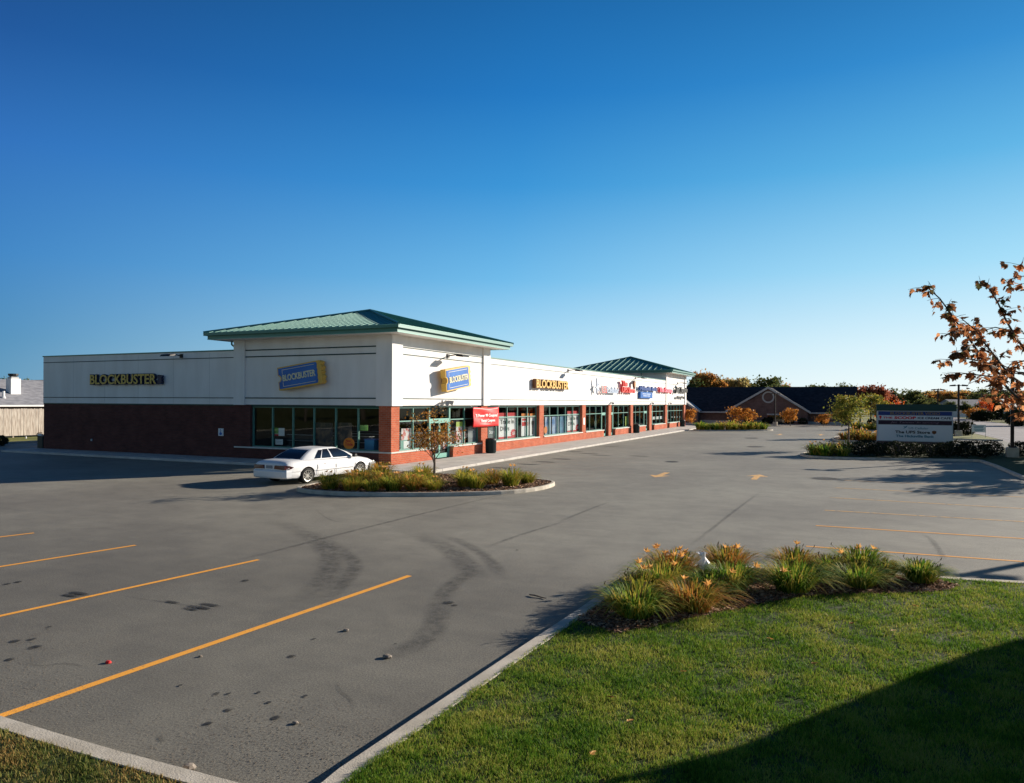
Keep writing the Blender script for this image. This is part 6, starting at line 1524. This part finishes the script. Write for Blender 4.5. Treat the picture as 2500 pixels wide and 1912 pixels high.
# ================================================================== RIGHT: far houses
def house(px, depth, w, h, label, wallm, roofm, rz=0.3):
    p = PD(px, depth); t = thing('house', label, 'house', (p.x, p.y, 0), rz)
    MB().box(-w/2, -4, 0, w/2, 4, h).build('wall', wallm, t)
    b = MB(); b.add([(-w/2-.4, -4.4, h), (w/2+.4, -4.4, h), (w/2+.4, 4.4, h), (-w/2-.4, 4.4, h), (-w/2-.4, 0, h+2.2), (w/2+.4, 0, h+2.2)], [(0, 1, 5, 4), (2, 3, 4, 5), (0, 4, 3), (1, 2, 5)]); b.build('roof', roofm, t)
    for s in (-1, 1): MB().box(s*w*.25-.5, -4.05, 1.0, s*w*.25+.5, -4.01, 2.1).build('window', M['carglass'], t)
house(2450, 178, 7, 2.6, 'pale blue white house behind conifers across the road', M['siding'], M['trim'], R(60))
house(2350, 200, 11, 2.6, 'tan house half hidden by bushes across the road', M['stucco'], M['shingle'], R(40))
# conifers + bushes by the road
k = 0
for (px, d, s) in [(2428, 160, .9), (2436, 162, 1.0), (2445, 160, .75)]:
    p = PD(px, d); t = thing('conifer', 'dark pointed conifer before the pale house, %s from the left' % ORD[k], 'tree', (p.x, p.y, 0), k, 'conifers before the pale house'); k += 1
    n = 700; rg = np.random.default_rng(k); z = rg.uniform(0, 1, n); a = rg.uniform(0, 6.28, n); r = (1-z)*1.1*np.sqrt(rg.uniform(.2, 1, n)); P = np.stack([r*np.cos(a), r*np.sin(a), .2+z*3.4], 1)*s
    V, F = leaf_quads(P, .35, rng=rg); npmesh('foliage', V, F, M['hedge'], t); MB().tube([(0, 0, 0), (0, 0, 3*s)], [.12, .03], 5).build('trunk', M['bark'], t)
for i, (px, d, s) in enumerate([(2385, 150, 2.0), (2397, 150, 2.3), (2410, 150, 2.2), (2478, 120, 2.6), (2490, 118, 2.9), (2468, 150, 2.2), (2375, 165, 2.0)]):
    p = PD(px, d); o = place(hb, (p.x, p.y, 0), i, s, 'dark roadside bush across the road, %s from the left' % ORD[[1, 2, 3, 5, 6, 4, 0][i]]); o['group'] = 'bushes across the road'

# ================================================================== building behind the photographer that shades the lawn
sb_h = 3.35
c0 = CG(15.3, 14.7); e_ = (RGT*-.826+FWD*-.564); f_ = (RGT*.564+FWD*-.826)
nb = thing('neighbour_building', 'small brick building outside the frame whose shadow falls on the lawn', 'building', (c0.x, c0.y, 0))
pts = [c0, c0+e_*7.0, c0+e_*7.0+f_*12, c0+f_*12]
b = MB(); b.prism([(p.x, p.y) for p in pts], 0, sb_h-.25); b.build('wall', M['brick2'], nb, world=True)
ctr = sum((p for p in pts), Vector())/4
b = MB(); b.prism([(p.x, p.y) for p in pts], sb_h-.249, sb_h); b.build('roof_edge', M['trim'], nb, world=True)

# ================================================================== WORLD, SUN, CAMERA
SEL = R(17.0); saz = math.atan2(.601, .799)
SV = Vector((.601*math.cos(SEL), .799*math.cos(SEL), math.sin(SEL))).normalized()
w = bpy.data.worlds.new('World'); scene.world = w; w.use_nodes = True
nt = w.node_tree; N = nt.nodes; L = nt.links; bg = N['Background']
sky = N.new('ShaderNodeTexSky'); sky.sky_type = 'NISHITA'; sky.sun_disc = False; sky.sun_elevation = SEL; sky.sun_rotation = saz
sky.air_density = 1.0; sky.dust_density = 0.3; sky.ozone_density = 3.0; sky.altitude = 200
tc_ = N.new('ShaderNodeTexCoord'); sp_ = N.new('ShaderNodeSeparateXYZ'); L.new(tc_.outputs['Generated'], sp_.inputs[0])
def mr_(src, a, b_, c, d_):
    m = N.new('ShaderNodeMapRange'); m.interpolation_type = 'LINEAR'; m.inputs[1].default_value = a; m.inputs[2].default_value = b_; m.inputs[3].default_value = c; m.inputs[4].default_value = d_
    L.new(src, m.inputs[0]); return m.outputs[0]
dp_ = N.new('ShaderNodeVectorMath'); dp_.operation = 'DOT_PRODUCT'; dp_.inputs[1].default_value = (.601, .799, 0); L.new(tc_.outputs['Generated'], dp_.inputs[0])
def lin_(c): return tuple(((v/255+.055)/1.055)**2.4 if v > 10 else v/255/12.92 for v in c)
def sramp(cols):   # sky colour by elevation, one compass side; unseen top stop darkened to deepen shade
    r = N.new('ShaderNodeValToRGB'); r.color_ramp.interpolation = 'LINEAR'; el = r.color_ramp.elements
    zs = [0.0, .07, .165, .283, .388, .48, .60]
    while len(el) < 7: el.new(.5)
    for e, z, c in zip(el, zs, cols): e.position = z; e.color = (*lin_(c), 1)
    L.new(sp_.outputs[2], r.inputs[0]); return r.outputs[0]
back = sramp([(200, 194, 180), (182, 186, 178), (145, 168, 178), (110, 145, 168), (72, 112, 142), (40, 78, 118), (10, 34, 70)])  # unseen sky behind the camera, tuned to light the shaded side wall
left = sramp([(95, 148, 182), (76, 136, 180), (58, 126, 188), (42, 106, 180), (24, 80, 148), (16, 64, 122), (10, 38, 78)])
cent = sramp([(216, 230, 238), (170, 210, 234), (108, 178, 224), (52, 142, 206), (22, 114, 186), (14, 98, 164), (10, 42, 84)])
rigt = sramp([(240, 241, 242), (222, 234, 241), (164, 212, 236), (92, 174, 220), (42, 136, 200), (20, 108, 170), (12, 48, 92)])
def mx_(f, a, b_):
    m = N.new('ShaderNodeMix'); m.data_type = 'RGBA'; L.new(f, m.inputs[0]); L.new(a, m.inputs[6]); L.new(b_, m.inputs[7]); return m.outputs[2]
c1_ = mx_(mr_(dp_.outputs['Value'], -.75, -.2, 0, 1), back, left); c2_ = mx_(mr_(dp_.outputs['Value'], -.12, .46, 0, 1), c1_, cent); c3_ = mx_(mr_(dp_.outputs['Value'], .46, .9, 0, 1), c2_, rigt)
gn = N.new('ShaderNodeMix'); gn.data_type = 'RGBA'; gn.blend_type = 'MULTIPLY'; gn.inputs[0].default_value = 1; L.new(c3_, gn.inputs[6]); gn.inputs[7].default_value = (7.4, 8.0, 8.0, 1)
fn_ = N.new('ShaderNodeMix'); fn_.data_type = 'RGBA'; fn_.inputs[0].default_value = .93; L.new(sky.outputs[0], fn_.inputs[6]); L.new(gn.outputs[2], fn_.inputs[7]); L.new(fn_.outputs[2], bg.inputs['Color'])
bg.inputs['Strength'].default_value = 0.085
sl = bpy.data.lights.new('sun', 'SUN'); sl.energy = 5.0; sl.angle = R(.5); sl.color = (1, .90, .77)
so = link(bpy.data.objects.new('sun', sl)); so.rotation_euler = SV.to_track_quat('Z', 'Y').to_euler(); so.location = (40, 30, 40)

cd = bpy.data.cameras.new('camera'); co = link(bpy.data.objects.new('camera', cd)); scene.camera = co
cd.sensor_width = 36; cd.sensor_fit = 'HORIZONTAL'; cd.lens = FPX/2500*36; cd.shift_y = (HY-956)/2500; cd.clip_end = 3000; cd.clip_start = .1
c_, s_ = math.cos(ROLL), math.sin(ROLL); up = Vector((0, 0, 1))
Xc = RGT*c_+up*s_; Yc = -RGT*s_+up*c_; Zc = -FWD
co.matrix_world = Matrix(((Xc.x, Yc.x, Zc.x, CAM.x), (Xc.y, Yc.y, Zc.y, CAM.y), (Xc.z, Yc.z, Zc.z, CAM.z), (0, 0, 0, 1)))
vs = scene.view_settings; vs.view_transform = 'Standard'; vs.look = 'None'; vs.gamma = 1; vs.exposure = 0.72
scene.cycles.max_bounces = 8; scene.cycles.transparent_max_bounces = 12; scene.cycles.use_denoising = True
